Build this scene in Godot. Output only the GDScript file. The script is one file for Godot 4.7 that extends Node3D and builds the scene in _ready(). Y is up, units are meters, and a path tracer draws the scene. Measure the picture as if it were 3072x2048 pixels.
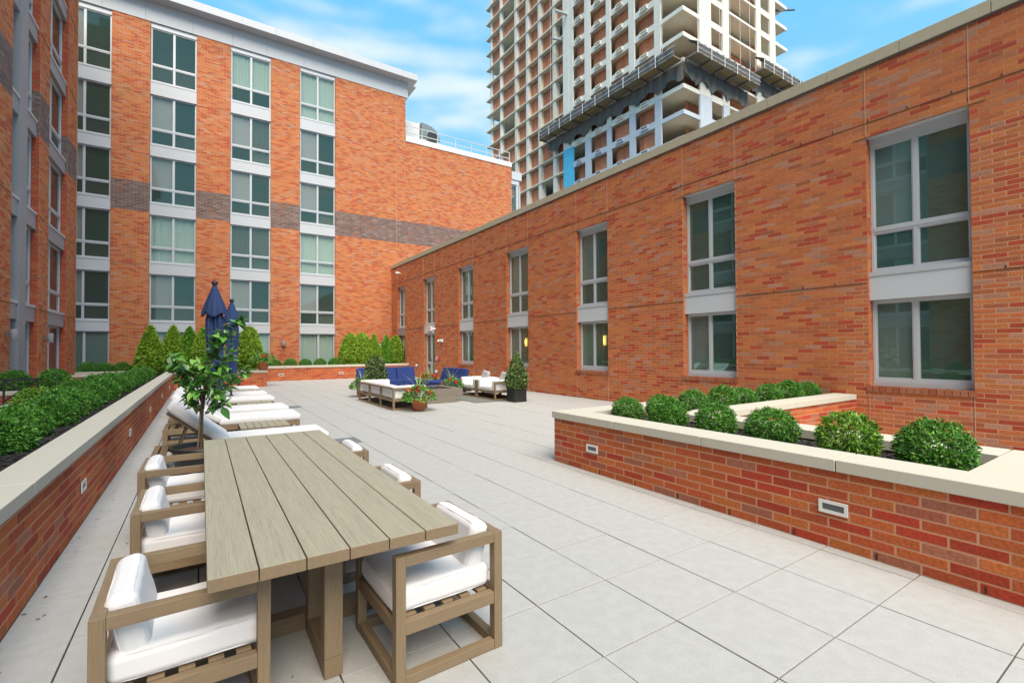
extends Node3D

# ------------------------------------------------------------------ helpers
class Geo:
	var v := PackedVector3Array()
	var n := PackedVector3Array()
	var c := PackedColorArray()
	var ix := PackedInt32Array()
	static var crease := make_crease()
	static func make_crease() -> FastNoiseLite:
		var f := FastNoiseLite.new()
		f.seed = 6; f.frequency = 7.0; f.fractal_octaves = 2
		return f
	func quad(a: Vector3, b: Vector3, d: Vector3, e: Vector3, col := Color.WHITE) -> void: # counter-clockwise seen from outside
		var nn := (b - a).cross(e - a)
		if nn.length_squared() < 1e-14:
			nn = (d - b).cross(e - b)
		nn = nn.normalized()
		var k := v.size()
		v.append(a); v.append(b); v.append(d); v.append(e)
		n.append(nn); n.append(nn); n.append(nn); n.append(nn)
		c.append(col); c.append(col); c.append(col); c.append(col)
		ix.append(k); ix.append(k + 2); ix.append(k + 1); ix.append(k); ix.append(k + 3); ix.append(k + 2)
	func tri(a: Vector3, b: Vector3, d: Vector3, col := Color.WHITE) -> void:
		var nn := (b - a).cross(d - a).normalized()
		var k := v.size()
		v.append(a); v.append(b); v.append(d)
		n.append(nn); n.append(nn); n.append(nn)
		c.append(col); c.append(col); c.append(col)
		ix.append(k); ix.append(k + 2); ix.append(k + 1)
	func box(lo: Vector3, hi: Vector3, col := Color.WHITE) -> void:
		var p := [Vector3(lo.x, lo.y, lo.z), Vector3(hi.x, lo.y, lo.z), Vector3(hi.x, hi.y, lo.z), Vector3(lo.x, hi.y, lo.z), Vector3(lo.x, lo.y, hi.z), Vector3(hi.x, lo.y, hi.z), Vector3(hi.x, hi.y, hi.z), Vector3(lo.x, hi.y, hi.z)]
		hexa(p, col)
	func hexa(p: Array, col := Color.WHITE) -> void:
		quad(p[4], p[5], p[6], p[7], col); quad(p[1], p[0], p[3], p[2], col)
		quad(p[0], p[4], p[7], p[3], col); quad(p[5], p[1], p[2], p[6], col)
		quad(p[3], p[7], p[6], p[2], col); quad(p[0], p[1], p[5], p[4], col)
	func obox(t: Transform3D, s: Vector3, col := Color.WHITE) -> void: # oriented box of size s about t's origin
		var p := []
		for q in [Vector3(-1, -1, -1), Vector3(1, -1, -1), Vector3(1, 1, -1), Vector3(-1, 1, -1), Vector3(-1, -1, 1), Vector3(1, -1, 1), Vector3(1, 1, 1), Vector3(-1, 1, 1)]:
			p.append(t * (q * s * 0.5))
		hexa(p, col)
	func vert(p: Vector3, nn: Vector3, col: Color) -> int:
		v.append(p); n.append(nn); c.append(col)
		return v.size() - 1
	func face3(a: int, b: int, d: int) -> void: # counter-clockwise
		ix.append(a); ix.append(d); ix.append(b)
	func lathe(prof: Array, seg: int, at := Vector3.ZERO, col := Color.WHITE, wave := 0.0, waves := 8) -> void: # prof: [radius, height] from bottom to top
		var k0 := v.size()
		var m := prof.size()
		for j in m:
			var jm: int = max(j - 1, 0)
			var jp: int = min(j + 1, m - 1)
			var dr: float = prof[jp][0] - prof[jm][0]
			var dy: float = prof[jp][1] - prof[jm][1]
			for i in seg + 1:
				var a := TAU * i / seg
				var r: float = prof[j][0] * (1.0 + wave * cos(a * waves + prof[j][1] * 1.3))
				var nn := Vector3(cos(a) * dy, -dr, -sin(a) * dy)
				if nn.length_squared() < 1e-12: nn = Vector3(0, signf(-dr) if dr != 0 else 1.0, 0)
				vert(at + Vector3(cos(a) * r, prof[j][1], -sin(a) * r), nn.normalized(), col)
		for j in m - 1:
			for i in seg:
				var a := k0 + j * (seg + 1) + i
				face3(a, a + 1, a + seg + 2); face3(a, a + seg + 2, a + seg + 1)
	func tube(a: Vector3, b: Vector3, r0: float, r1: float, seg := 8, col := Color.WHITE) -> void:
		var y := (b - a).normalized()
		var x := y.cross(Vector3(0, 0, 1) if absf(y.z) < 0.9 else Vector3(1, 0, 0)).normalized()
		var z := x.cross(y)
		var k0 := v.size()
		for i in seg + 1:
			var t := TAU * i / seg
			var d := x * cos(t) + z * sin(t)
			vert(a + d * r0, d, col); vert(b + d * r1, d, col)
		for i in seg:
			var q := k0 + 2 * i
			face3(q, q + 1, q + 3); face3(q, q + 3, q + 2)
		var cb := vert(b, y, col)
		var rim := v.size()
		for i in seg + 1:
			var t := TAU * i / seg
			vert(b + (x * cos(t) + z * sin(t)) * r1, y, col)
		for i in seg: face3(cb, rim + i + 1, rim + i)
	func rbox(t: Transform3D, s: Vector3, r: float, seg: int, col := Color.WHITE, puff := 0.0) -> void: # rounded box
		var h := s * 0.5 - Vector3(r, r, r)
		var L := []
		for i in seg + 1: L.append([-1.0, -1.0 + float(i) / seg])
		var mid := 9 if puff != 0.0 else 0
		for i in mid: L.append([-1.0 + 2.0 * (i + 1) / (mid + 1), 0.0])
		for i in seg + 1: L.append([1.0, float(i) / seg])
		var m := L.size()
		for f in 6:
			var ax := f / 2
			var sg := 1.0 if f % 2 == 0 else -1.0
			var k0 := v.size()
			for j in m:
				for i in m:
					var q := Vector3.ZERO; var b := Vector3.ZERO
					var a1 := (ax + 1) % 3
					var a2 := (ax + 2) % 3
					q[ax] = sg; q[a1] = L[i][1]; q[a2] = L[j][1]
					b[ax] = sg; b[a1] = L[i][0]; b[a2] = L[j][0]
					var nn := q.normalized()
					var p := b * h + nn * r
					if puff != 0.0:
						var g := p / (s * 0.5)
						if ax == 1: p += Vector3(0, sg * puff, 0) * (1 - g.x * g.x) * (1 - g.z * g.z)
						p += nn * crease.get_noise_3dv(t * p) * 0.006
					vert(t * p, (t.basis * nn).normalized(), col)
			for j in m - 1:
				for i in m - 1:
					var a := k0 + j * m + i
					if sg > 0:
						face3(a, a + 1, a + m + 1); face3(a, a + m + 1, a + m)
					else:
						face3(a, a + m + 1, a + 1); face3(a, a + m, a + m + 1)
	func mesh(mat: Material) -> ArrayMesh:
		var am := ArrayMesh.new()
		if v.is_empty(): return am
		var arr := []
		arr.resize(Mesh.ARRAY_MAX)
		arr[Mesh.ARRAY_VERTEX] = v; arr[Mesh.ARRAY_NORMAL] = n; arr[Mesh.ARRAY_COLOR] = c; arr[Mesh.ARRAY_INDEX] = ix
		am.add_surface_from_arrays(Mesh.PRIMITIVE_TRIANGLES, arr)
		am.surface_set_material(0, mat)
		return am

var M := {}
var rng := RandomNumberGenerator.new()
var taken := {}
var EYE := Vector3(0, 1.657, 0)
var CB: Basis
const FPX := 1418.5

func lin(r: float, g: float, b: float, a := 1.0) -> Color:
	var q := Color(r, g, b, a).linear_to_srgb()
	q.a = a
	return q

func numbered(called: String) -> String:
	taken[called] = taken.get(called, -1) + 1
	return called if taken[called] == 0 else "%s_%03d" % [called, taken[called]]

func thing(called: String, label: String, category: String, at := Vector3.ZERO, turn := 0.0, group := "") -> Node3D:
	var o := Node3D.new()
	o.name = numbered(called)
	add_child(o)
	o.position = at; o.rotation.y = turn
	o.set_meta("label", label); o.set_meta("category", category)
	if group != "": o.set_meta("group", group)
	return o

func setting(called: String) -> Node3D:
	var o := Node3D.new()
	o.name = numbered(called)
	add_child(o)
	o.set_meta("kind", "structure")
	return o

func put(parent: Node, called: String, mesh: Mesh, t := Transform3D.IDENTITY, mat: Material = null) -> MeshInstance3D:
	var o := MeshInstance3D.new()
	o.name = called
	o.mesh = mesh
	o.transform = t
	if mat: o.material_override = mat
	parent.add_child(o, true)
	return o

func part(parent: Node, called: String, g: Geo, mat: Material) -> MeshInstance3D:
	return put(parent, called, g.mesh(mat))

func bx(parent: Node, called: String, lo: Vector3, hi: Vector3, mat: Material, r := 0.0) -> MeshInstance3D:
	var g := Geo.new()
	if r > 0: g.rbox(Transform3D(Basis(), (lo + hi) * 0.5), hi - lo, r, 1)
	else: g.box(lo, hi)
	return part(parent, called, g, mat)

func node(parent: Node, called: String, t := Transform3D.IDENTITY) -> Node3D:
	var o := Node3D.new()
	o.name = called
	o.transform = t
	parent.add_child(o, true)
	return o

func pixel(p: Vector3) -> Vector3: # where a point shows in the 3072 x 2048 photograph, z = depth
	var q := CB.transposed() * (p - EYE)
	return Vector3(1536 + FPX * q.x / -q.z, 1024 - FPX * q.y / -q.z, -q.z)

# ------------------------------------------------------------------ materials
func noise_image(size: int, freq: float, sd: int, lo: Color, hi: Color, oct := 4, typ := FastNoiseLite.TYPE_SIMPLEX_SMOOTH, sharp := 1.0) -> ImageTexture:
	var f := FastNoiseLite.new()
	f.seed = sd; f.frequency = freq; f.noise_type = typ; f.fractal_octaves = oct
	var src := f.get_seamless_image(size, size)
	src.convert(Image.FORMAT_L8)
	var d := src.get_data()
	var out := PackedByteArray()
	out.resize(size * size * 3)
	for i in d.size():
		var t := clampf((d[i] / 255.0 - 0.5) * sharp + 0.5, 0, 1)
		out[3 * i] = int(lerpf(lo.r, hi.r, t) * 255); out[3 * i + 1] = int(lerpf(lo.g, hi.g, t) * 255); out[3 * i + 2] = int(lerpf(lo.b, hi.b, t) * 255)
	return ImageTexture.create_from_image(Image.create_from_data(size, size, false, Image.FORMAT_RGB8, out))

func wood_image(turned := false) -> ImageTexture: # thin broken lines of grain along the picture's height
	var f := FastNoiseLite.new()
	f.seed = 11; f.frequency = 1.0; f.fractal_octaves = 3
	var out := PackedByteArray()
	out.resize(512 * 512 * 3)
	for y in 512:
		for x in 512:
			var w := 2.0 * f.get_noise_2d(x * 0.01, y * 0.006)
			var t := 0.92 + 0.05 * f.get_noise_2d(x * 0.035 + w, y * 0.012)
			t += 0.09 * f.get_noise_2d(x * 0.30 + w, y * 0.035 + 40)
			var ln := f.get_noise_2d(x * 0.22 + w, y * 0.05 + 90)
			if ln > 0.28: t -= (ln - 0.28) * 0.55
			t = clampf(t, 0.3, 1.0)
			var i := 3 * (y * 512 + x)
			out[i] = int(t * 255); out[i + 1] = int(t * 252); out[i + 2] = int(t * 246)
	var im := Image.create_from_data(512, 512, false, Image.FORMAT_RGB8, out)
	if turned: im.rotate_90(CLOCKWISE)
	return ImageTexture.create_from_image(im)

func mat(col: Color, rough := 0.8, tex: Texture2D = null, scale := Vector3.ONE, world := true, vc := false, metal := 0.0) -> StandardMaterial3D:
	var m := StandardMaterial3D.new()
	m.albedo_color = col
	m.roughness = rough
	m.metallic = metal
	if tex:
		m.albedo_texture = tex
		m.uv1_triplanar = true
		m.uv1_world_triplanar = world
		m.uv1_scale = scale
	m.vertex_color_use_as_albedo = vc
	return m

func relief(m: StandardMaterial3D, tex: Texture2D, cm: float) -> StandardMaterial3D:
	m.heightmap_enabled = true
	m.heightmap_texture = tex
	m.heightmap_scale = cm
	return m

func make_materials() -> void:
	var grain := noise_image(256, 0.03, 3, Color(0.84, 0.825, 0.81), Color(1, 1, 1), 5, FastNoiseLite.TYPE_SIMPLEX_SMOOTH, 1.5)
	var speck := noise_image(512, 0.12, 5, Color(0.925, 0.925, 0.918), Color(1, 1, 1), 4, FastNoiseLite.TYPE_SIMPLEX_SMOOTH, 1.5)
	var blotch := noise_image(512, 0.012, 8, Color(0.972, 0.970, 0.965), Color(1, 1, 1), 6, FastNoiseLite.TYPE_SIMPLEX_SMOOTH, 1.8)
	var fibre := wood_image()
	var fibre_turned := wood_image(true)
	var weave := noise_image(256, 0.3, 17, Color(0.93, 0.93, 0.93), Color(1, 1, 1), 2)
	M.brick = mat(Color.WHITE, 0.82, grain, Vector3(5, 5, 5), true, true)
	M.mortar = mat(lin(0.60, 0.325, 0.195), 0.95, speck, Vector3(2, 2, 2))
	M.grain = grain
	M.paver = mat(lin(0.475, 0.475, 0.464), 0.78, speck, Vector3(1.3, 1.3, 1.3), true)
	relief(M.paver, speck, 0.025)
	M.paver.detail_enabled = true
	M.paver.detail_albedo = blotch
	M.paver.detail_blend_mode = BaseMaterial3D.BLEND_MODE_MUL
	M.coping = mat(lin(0.58, 0.553, 0.465), 0.85, speck, Vector3(1.6, 1.6, 1.6))
	relief(M.coping, speck, 0.08)
	M.roofcoping = mat(lin(0.44, 0.395, 0.28), 0.7, blotch, Vector3(0.9, 0.9, 0.9))
	M.bed = mat(lin(0.02, 0.02, 0.02), 0.95)
	M.asphalt = mat(lin(0.06, 0.06, 0.06), 0.95, speck, Vector3(1, 1, 1))
	var wood := lin(0.285, 0.208, 0.128)
	M.woodx = mat(wood, 0.7, fibre_turned, Vector3(0.22, 4.5, 4.5), true)
	M.woody = mat(wood, 0.7, fibre, Vector3(4.5, 0.22, 4.5), true)
	M.woodz = mat(wood, 0.7, fibre, Vector3(4.5, 4.5, 0.22), true)
	M.tablewood = mat(lin(0.44, 0.412, 0.318), 0.66, fibre, Vector3(3.2, 3.2, 0.12), true)
	for k in ["woodx", "woody", "woodz", "tablewood"]: relief(M[k], M[k].albedo_texture, 0.03)
	M.greywood = mat(lin(0.36, 0.305, 0.21), 0.75, fibre, Vector3(7, 7, 0.5), true)
	M.white_fabric = mat(lin(0.82, 0.81, 0.815), 0.9, weave, Vector3(9, 9, 9), true)
	M.blue_fabric = mat(lin(0.011, 0.035, 0.175), 0.85, weave, Vector3(9, 9, 9), true)
	M.navy = mat(lin(0.020, 0.048, 0.15), 0.8, weave, Vector3(9, 9, 9), true)
	M.alu = mat(lin(0.50, 0.53, 0.56), 0.42, null, Vector3.ONE, true, false, 0.15)
	M.panel = mat(lin(0.53, 0.56, 0.595), 0.45)
	M.panel_light = mat(lin(0.50, 0.525, 0.56), 0.42)
	M.panel_dark = mat(lin(0.27, 0.28, 0.305), 0.45)
	M.grey_panel = mat(lin(0.25, 0.255, 0.275), 0.5)
	M.screen = mat(lin(0.88, 0.88, 0.87), 0.9, weave, Vector3(6, 6, 6))
	M.curtain = mat(lin(0.80, 0.92, 0.84), 0.9, weave, Vector3(3, 3, 3))
	M.drape = mat(lin(0.13, 0.14, 0.12), 0.9)
	M.room = mat(lin(0.115, 0.10, 0.08), 0.9)
	var gl := StandardMaterial3D.new()
	gl.transparency = BaseMaterial3D.TRANSPARENCY_ALPHA
	gl.albedo_color = lin(0.18, 0.33, 0.29, 0.0)
	gl.metallic = 0.70
	gl.roughness = 0.02
	M.glass = gl
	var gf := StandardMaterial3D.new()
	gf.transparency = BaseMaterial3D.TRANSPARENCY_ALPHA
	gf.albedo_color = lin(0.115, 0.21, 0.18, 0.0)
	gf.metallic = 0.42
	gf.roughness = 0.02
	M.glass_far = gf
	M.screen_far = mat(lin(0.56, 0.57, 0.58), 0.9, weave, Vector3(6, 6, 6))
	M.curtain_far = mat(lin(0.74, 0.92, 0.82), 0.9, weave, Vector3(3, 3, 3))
	M.black = mat(lin(0.018, 0.018, 0.02), 0.5)
	M.steel = mat(lin(0.16, 0.15, 0.15), 0.5, null, Vector3.ONE, true, false, 0.3)
	M.rust = mat(lin(0.14, 0.075, 0.045), 0.8)
	M.sealant = mat(lin(0.50, 0.28, 0.19), 0.8)
	M.light_frame = mat(lin(0.72, 0.73, 0.70), 0.4)
	M.lens = mat(lin(0.10, 0.11, 0.12), 0.35)
	M.mulch = mat(Color.WHITE, 0.95, grain, Vector3(4, 4, 4), true, true)
	M.soil = mat(lin(0.018, 0.015, 0.014), 1.0, grain, Vector3(12, 12, 12))
	M.pot_soil = mat(lin(0.10, 0.045, 0.022), 1.0, grain, Vector3(12, 12, 12))
	var lf := mat(Color.WHITE, 0.5, null, Vector3.ONE, true, true)
	lf.backlight = Color(0.22, 0.30, 0.10)
	M.leaf = lf
	M.leaf_litter = mat(Color.WHITE, 0.8, null, Vector3.ONE, true, true)
	var gloss := mat(Color.WHITE, 0.32, null, Vector3.ONE, true, true)
	gloss.backlight = Color(0.15, 0.22, 0.06)
	M.leaf_gloss = gloss
	M.bark = mat(lin(0.13, 0.085, 0.055), 0.9, fibre, Vector3(6, 1, 6))
	M.terracotta = mat(lin(0.42, 0.13, 0.05), 0.75, grain, Vector3(4, 4, 4))
	M.black_pot = mat(lin(0.018, 0.022, 0.024), 0.4, grain, Vector3(3, 3, 3))
	M.concrete = mat(Color.WHITE, 0.9, blotch, Vector3(0.12, 0.12, 0.12), true, true)
	M.tarp = mat(Color.WHITE, 0.7, grain, Vector3(0.6, 0.6, 0.6), true, true)
	M.net = mat(lin(0.15, 0.145, 0.14), 0.8, grain, Vector3(0.5, 0.5, 0.5))
	M.plank_yellow = mat(lin(0.45, 0.33, 0.14), 0.8, fibre, Vector3(2, 2, 0.2))
	M.white_paint = mat(lin(0.74, 0.76, 0.77), 0.5)
	M.firepit = mat(lin(0.20, 0.175, 0.145), 0.7, blotch, Vector3(2, 2, 2))
	M.vent = mat(lin(0.70, 0.72, 0.72), 0.5)
	M.duct = mat(lin(0.155, 0.205, 0.215), 0.5)
	M.roof = mat(lin(0.30, 0.29, 0.28), 0.95, speck, Vector3(0.5, 0.5, 0.5))
	M.rug = mat(lin(0.30, 0.305, 0.25), 1.0, noise_image(256, 0.08, 29, Color(0.55, 0.58, 0.6), Color(1, 1, 1), 3, FastNoiseLite.TYPE_CELLULAR, 2.0), Vector3(1.4, 1.4, 1.4))
	M.red_petal = mat(Color.WHITE, 0.7, null, Vector3.ONE, true, true)
	M.red_letter = mat(lin(0.6, 0.03, 0.02), 0.6)
	M.lamp_glow = mat(lin(0.9, 0.8, 0.4), 0.6)
	M.lamp_glow.emission_enabled = true
	M.lamp_glow.emission = Color(1.0, 0.86, 0.48)
	M.lamp_glow.emission_energy_multiplier = 0.5
	# black print on the throw pillows
	var im := Image.create(128, 128, false, Image.FORMAT_RGB8)
	im.fill(Color(0.9, 0.9, 0.88))
	for y in 128:
		for x in 128:
			var a := sin(x * TAU / 32.0) * cos(y * TAU / 32.0) + 0.45 * sin((x + 2 * y) * TAU / 64.0) + 0.3 * cos(x * TAU / 16.0)
			if a > 0.12: im.set_pixel(x, y, Color(0.10, 0.13, 0.18))
	M.print_fabric = mat(Color.WHITE, 0.9, ImageTexture.create_from_image(im), Vector3(4.2, 4.2, 4.2), true)

# ------------------------------------------------------------------ brickwork
const COURSE := 0.0813
const BL := 0.3048
const JOINT := 0.012
var brick_mats := {}
var unit_brick: ArrayMesh

# base colours of the bricks (linear), with weights
var PAL_WALL := [[5.0, Color(0.58, 0.165, 0.050)], [3.0, Color(0.55, 0.180, 0.078)], [2.0, Color(0.50, 0.078, 0.030)], [1.3, Color(0.50, 0.235, 0.150)], [1.0, Color(0.45, 0.130, 0.052)], [2.6, Color(0.60, 0.200, 0.058)]]
var PAL_LOW := [[4.5, Color(0.54, 0.125, 0.034)], [3.0, Color(0.51, 0.098, 0.032)], [1.9, Color(0.48, 0.055, 0.021)], [1.4, Color(0.44, 0.155, 0.090)], [2.6, Color(0.57, 0.160, 0.040)], [0.5, Color(0.37, 0.110, 0.060)]]
var PAL_RED := [[3.0, Color(0.48, 0.085, 0.030)], [3.0, Color(0.46, 0.056, 0.024)], [2.0, Color(0.42, 0.090, 0.042)], [2.8, Color(0.52, 0.130, 0.040)], [0.7, Color(0.34, 0.085, 0.048)]]
var PAL_FAR := [[5.0, Color(0.60, 0.190, 0.055)], [3.0, Color(0.58, 0.215, 0.085)], [2.4, Color(0.50, 0.086, 0.032)], [1.0, Color(0.53, 0.275, 0.170)], [0.9, Color(0.45, 0.135, 0.052)]]
var PAL_BAND := [[4.0, Color(0.155, 0.118, 0.122)], [3.0, Color(0.19, 0.15, 0.15)], [2.0, Color(0.115, 0.088, 0.092)], [0.5, Color(0.30, 0.12, 0.08)], [1.0, Color(0.24, 0.20, 0.20)]]

func pick(pal: Array) -> Color:
	var s := 0.0
	for p in pal: s += p[0]
	var r := rng.randf() * s
	for p in pal:
		r -= p[0]
		if r <= 0: return p[1]
	return pal[0][1]

func brick_mat(c: Color) -> StandardMaterial3D:
	var key := "%.3f %.3f %.3f" % [c.r, c.g, c.b]
	if not brick_mats.has(key):
		brick_mats[key] = mat(lin(c.r, c.g, c.b), 0.82, M.grain, Vector3(4, 4, 4), true)
	return brick_mats[key]

# A face of running-bond brickwork: o is its lower corner, u runs along it and nrm out of it; holes are Rect2s in (u, v).
# The courses that show largest are single bricks, the others are joined.
func brick_wall(parent: Node, o: Vector3, u: Vector3, nrm: Vector3, ulen: float, v0: float, v1: float, holes: Array, pal: Array, band: Array, sd: int, singles := 0, sides := true, near_side := false) -> void:
	rng.seed = sd
	if unit_brick == null:
		var ub := Geo.new()
		var hx := (BL - JOINT) * 0.5; var hy := (COURSE - JOINT) * 0.5; var b := 0.004
		var f := [Vector3(-hx + b, -hy + b, 0), Vector3(hx - b, -hy + b, 0), Vector3(hx - b, hy - b, 0), Vector3(-hx + b, hy - b, 0)]
		var m := [Vector3(-hx, -hy, -b), Vector3(hx, -hy, -b), Vector3(hx, hy, -b), Vector3(-hx, hy, -b)]
		ub.quad(f[0], f[1], f[2], f[3])
		for i in 4:
			var j := (i + 1) % 4
			ub.quad(m[i], m[j], f[j], f[i])
			ub.quad(m[i] + Vector3(0, 0, -0.04), m[j] + Vector3(0, 0, -0.04), m[j], m[i])
		unit_brick = ub.mesh(null)
	var up := Vector3.UP
	var proud := 0.0028
	# mortar behind the bricks
	var us := [0.0, ulen]; var vs := [v0, v1]
	for h in holes:
		us.append(clampf(h.position.x, 0, ulen)); us.append(clampf(h.end.x, 0, ulen))
		vs.append(clampf(h.position.y, v0, v1)); vs.append(clampf(h.end.y, v0, v1))
	us.sort(); vs.sort()
	var mg := Geo.new()
	for i in us.size() - 1:
		for j in vs.size() - 1:
			if us[i + 1] - us[i] < 1e-4 or vs[j + 1] - vs[j] < 1e-4: continue
			var mid := Vector2((us[i] + us[i + 1]) * 0.5, (vs[j] + vs[j + 1]) * 0.5)
			var open := false
			for h in holes:
				if h.has_point(mid): open = true
			if open: continue
			mg.quad(o + u * us[i] + up * vs[j], o + u * us[i + 1] + up * vs[j], o + u * us[i + 1] + up * vs[j + 1], o + u * us[i] + up * vs[j + 1])
	part(parent, "mortar", mg, M.mortar)
	var S := PackedFloat32Array(); var E := PackedFloat32Array(); var Y := PackedFloat32Array(); var C := PackedColorArray(); var D := PackedFloat32Array()
	var nc := int(ceil((v1 - v0) / COURSE - 0.3))
	for k in nc:
		var y0: float = v0 + k * COURSE + JOINT * 0.5
		var y1: float = minf(y0 + COURSE - JOINT, v1)
		var seg := [[0.0, ulen]]
		for h in holes:
			if y1 > h.position.y + 0.02 and y0 < h.end.y - 0.02:
				var nx := []
				for s in seg:
					if h.end.x <= s[0] or h.position.x >= s[1]: nx.append(s); continue
					if h.position.x > s[0] + 0.02: nx.append([s[0], h.position.x])
					if h.end.x < s[1] - 0.02: nx.append([h.end.x, s[1]])
				seg = nx
		var off := (k % 2) * BL * 0.5
		for s in seg:
			var i := int(floor((s[0] - off) / BL))
			while i * BL + off < s[1]:
				var a: float = maxf(s[0], i * BL + off + JOINT * 0.5)
				var e: float = minf(s[1], (i + 1) * BL + off - JOINT * 0.5)
				i += 1
				if e - a < 0.025: continue
				var pl := pal
				var ym := y0 + 0.035
				if band.size() == 2 and ym > band[0] and ym < band[1]: pl = PAL_BAND
				var shade_of_clay: float = [0.88, 0.94, 1.0, 1.05, 1.1][rng.randi() % 5]
				S.append(a); E.append(e); Y.append(y0); C.append(pick(pl) * shade_of_clay)
				var d := 1e9
				if singles > 0:
					var w := o + u * (a + e) * 0.5 + up * ym
					var px := pixel(w)
					if px.z > 0.1 and px.x > -60 and px.x < 3132 and px.y > -60 and px.y < 2108: d = w.distance_to(EYE)
				D.append(d)
	var lim := -1.0
	if singles > 0:
		var srt := D.duplicate()
		srt.sort()
		lim = srt[min(singles, srt.size()) - 1]
		if lim > 1e8: lim = 1e8
	var g := Geo.new()
	var bs := Basis(u, up, nrm)
	var h1 := COURSE - JOINT
	for q in S.size():
		var col := C[q]
		if D[q] <= lim:
			var ln := E[q] - S[q]
			var t := Transform3D(bs * Basis.from_scale(Vector3(ln / (BL - JOINT), 1, 1)), o + u * (S[q] + E[q]) * 0.5 + up * (Y[q] + h1 * 0.5) + nrm * (proud + rng.randf_range(-0.001, 0.001)))
			put(parent, "brick", unit_brick, t, brick_mat(col))
			continue
		var a := o + u * S[q] + up * Y[q]
		var b := o + u * E[q] + up * Y[q]
		var dn := nrm * proud
		var dh := up * h1
		g.quad(a + dn, b + dn, b + dn + dh, a + dn + dh, col)
		if sides:
			g.quad(a, b, b + dn, a + dn, col)
			g.quad(a + dn + dh, b + dn + dh, b + dh, a + dh, col)
			g.quad(a, a + dn, a + dn + dh, a + dh, col)
			g.quad(b + dn, b, b + dh, b + dn + dh, col)
	if g.v.size() > 0:
		var o2 := part(parent, "brickwork", g, M.brick)
		o2.set_meta("kind", "stuff")

# brick returns at the side of an opening; inward is the way into the wall and side the way the return faces
func jamb(g: Geo, foot: Vector3, inward: Vector3, side: Vector3, depth: float, h: float, pal: Array, band: Array) -> void:
	var up := Vector3.UP
	var k0 := int(floor(foot.y / COURSE))
	var y := foot.y
	var flip := inward.cross(up).dot(side) < 0
	while y < foot.y + h - 0.01:
		var y1 := minf(y + COURSE, foot.y + h)
		var pl := PAL_BAND if band.size() == 2 and y + 0.04 > band[0] and y + 0.04 < band[1] else pal
		var cuts := [0.0, depth * (0.45 if k0 % 2 == 0 else 1.0), depth]
		for i in 2:
			if cuts[i + 1] - cuts[i] < 0.02: continue
			var c := pick(pl)
			var a: Vector3 = foot * Vector3(1, 0, 1) + up * (y + 0.005) + inward * (cuts[i] + 0.003) + side * 0.004
			var b: Vector3 = a + inward * (cuts[i + 1] - cuts[i] - 0.006)
			var hh := up * (y1 - y - 0.010)
			if flip: g.quad(b, a, a + hh, b + hh, c)
			else: g.quad(a, b, b + hh, a + hh, c)
		var mc := Color(0.60, 0.325, 0.195)
		var p := foot * Vector3(1, 0, 1) + up * y
		var q := p + inward * depth
		var mh := up * (y1 - y)
		if flip: g.quad(q, p, p + mh, q + mh, mc)
		else: g.quad(p, q, q + mh, p + mh, mc)
		y += COURSE
		k0 += 1

# ------------------------------------------------------------------ windows
# t: lower corner of the frame at its front plane, x along the wall, y up, z outwards. panes: what shows behind [lower..., upper...]
func window(parent: Node, t: Transform3D, w: float, h: float, transom: float, mull: float, panes: Array, called := "window") -> Node3D:
	var o := node(parent, called, t)
	var f := Geo.new()
	var fb := 0.045
	f.box(Vector3(0, 0, -0.09), Vector3(fb, h, 0)); f.box(Vector3(w - fb, 0, -0.09), Vector3(w, h, 0))
	f.box(Vector3(fb, 0, -0.09), Vector3(w - fb, fb * 1.3, 0)); f.box(Vector3(fb, h - fb, -0.09), Vector3(w - fb, h, 0))
	var mx := w * mull
	var rows := [[fb * 1.3, h - fb]]
	if transom > 0:
		f.box(Vector3(fb, transom - 0.055, -0.088), Vector3(w - fb, transom + 0.055, -0.003))
		f.box(Vector3(fb, transom - 0.012, -0.003), Vector3(w - fb, transom + 0.06, 0.008))
		rows = [[fb * 1.3, transom - 0.055], [transom + 0.055, h - fb]]
	for r in rows: f.box(Vector3(mx - 0.032, r[0], -0.088), Vector3(mx + 0.032, r[1], -0.004))
	# sash bead round each light
	var k := 0
	for r in rows:
		for s in [[fb, mx - 0.032], [mx + 0.032, w - fb]]:
			var b := 0.022
			f.box(Vector3(s[0], r[0], -0.07), Vector3(s[0] + b, r[1], -0.018)); f.box(Vector3(s[1] - b, r[0], -0.07), Vector3(s[1], r[1], -0.018))
			f.box(Vector3(s[0] + b, r[0], -0.07), Vector3(s[1] - b, r[0] + b, -0.018)); f.box(Vector3(s[0] + b, r[1] - b, -0.07), Vector3(s[1] - b, r[1], -0.018))
			var g := Geo.new()
			g.quad(Vector3(s[0] + b, r[0] + b, -0.04), Vector3(s[1] - b, r[0] + b, -0.04), Vector3(s[1] - b, r[1] - b, -0.04), Vector3(s[0] + b, r[1] - b, -0.04))
			part(o, "pane", g, far_pick("glass"))
			var st: String = panes[k] if k < panes.size() else "c"
			k += 1
			if st != "c": covering(o, st, s[0] - 0.02, s[1] + 0.02, r[0] - 0.02, r[1] + 0.02)
	part(o, "frame", f, M.alu)
	return o

var other_glass := false # the tall building and the side wing have clearer glass

func far_pick(k: String) -> Material:
	return M[k + "_far"] if other_glass else M[k]

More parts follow.
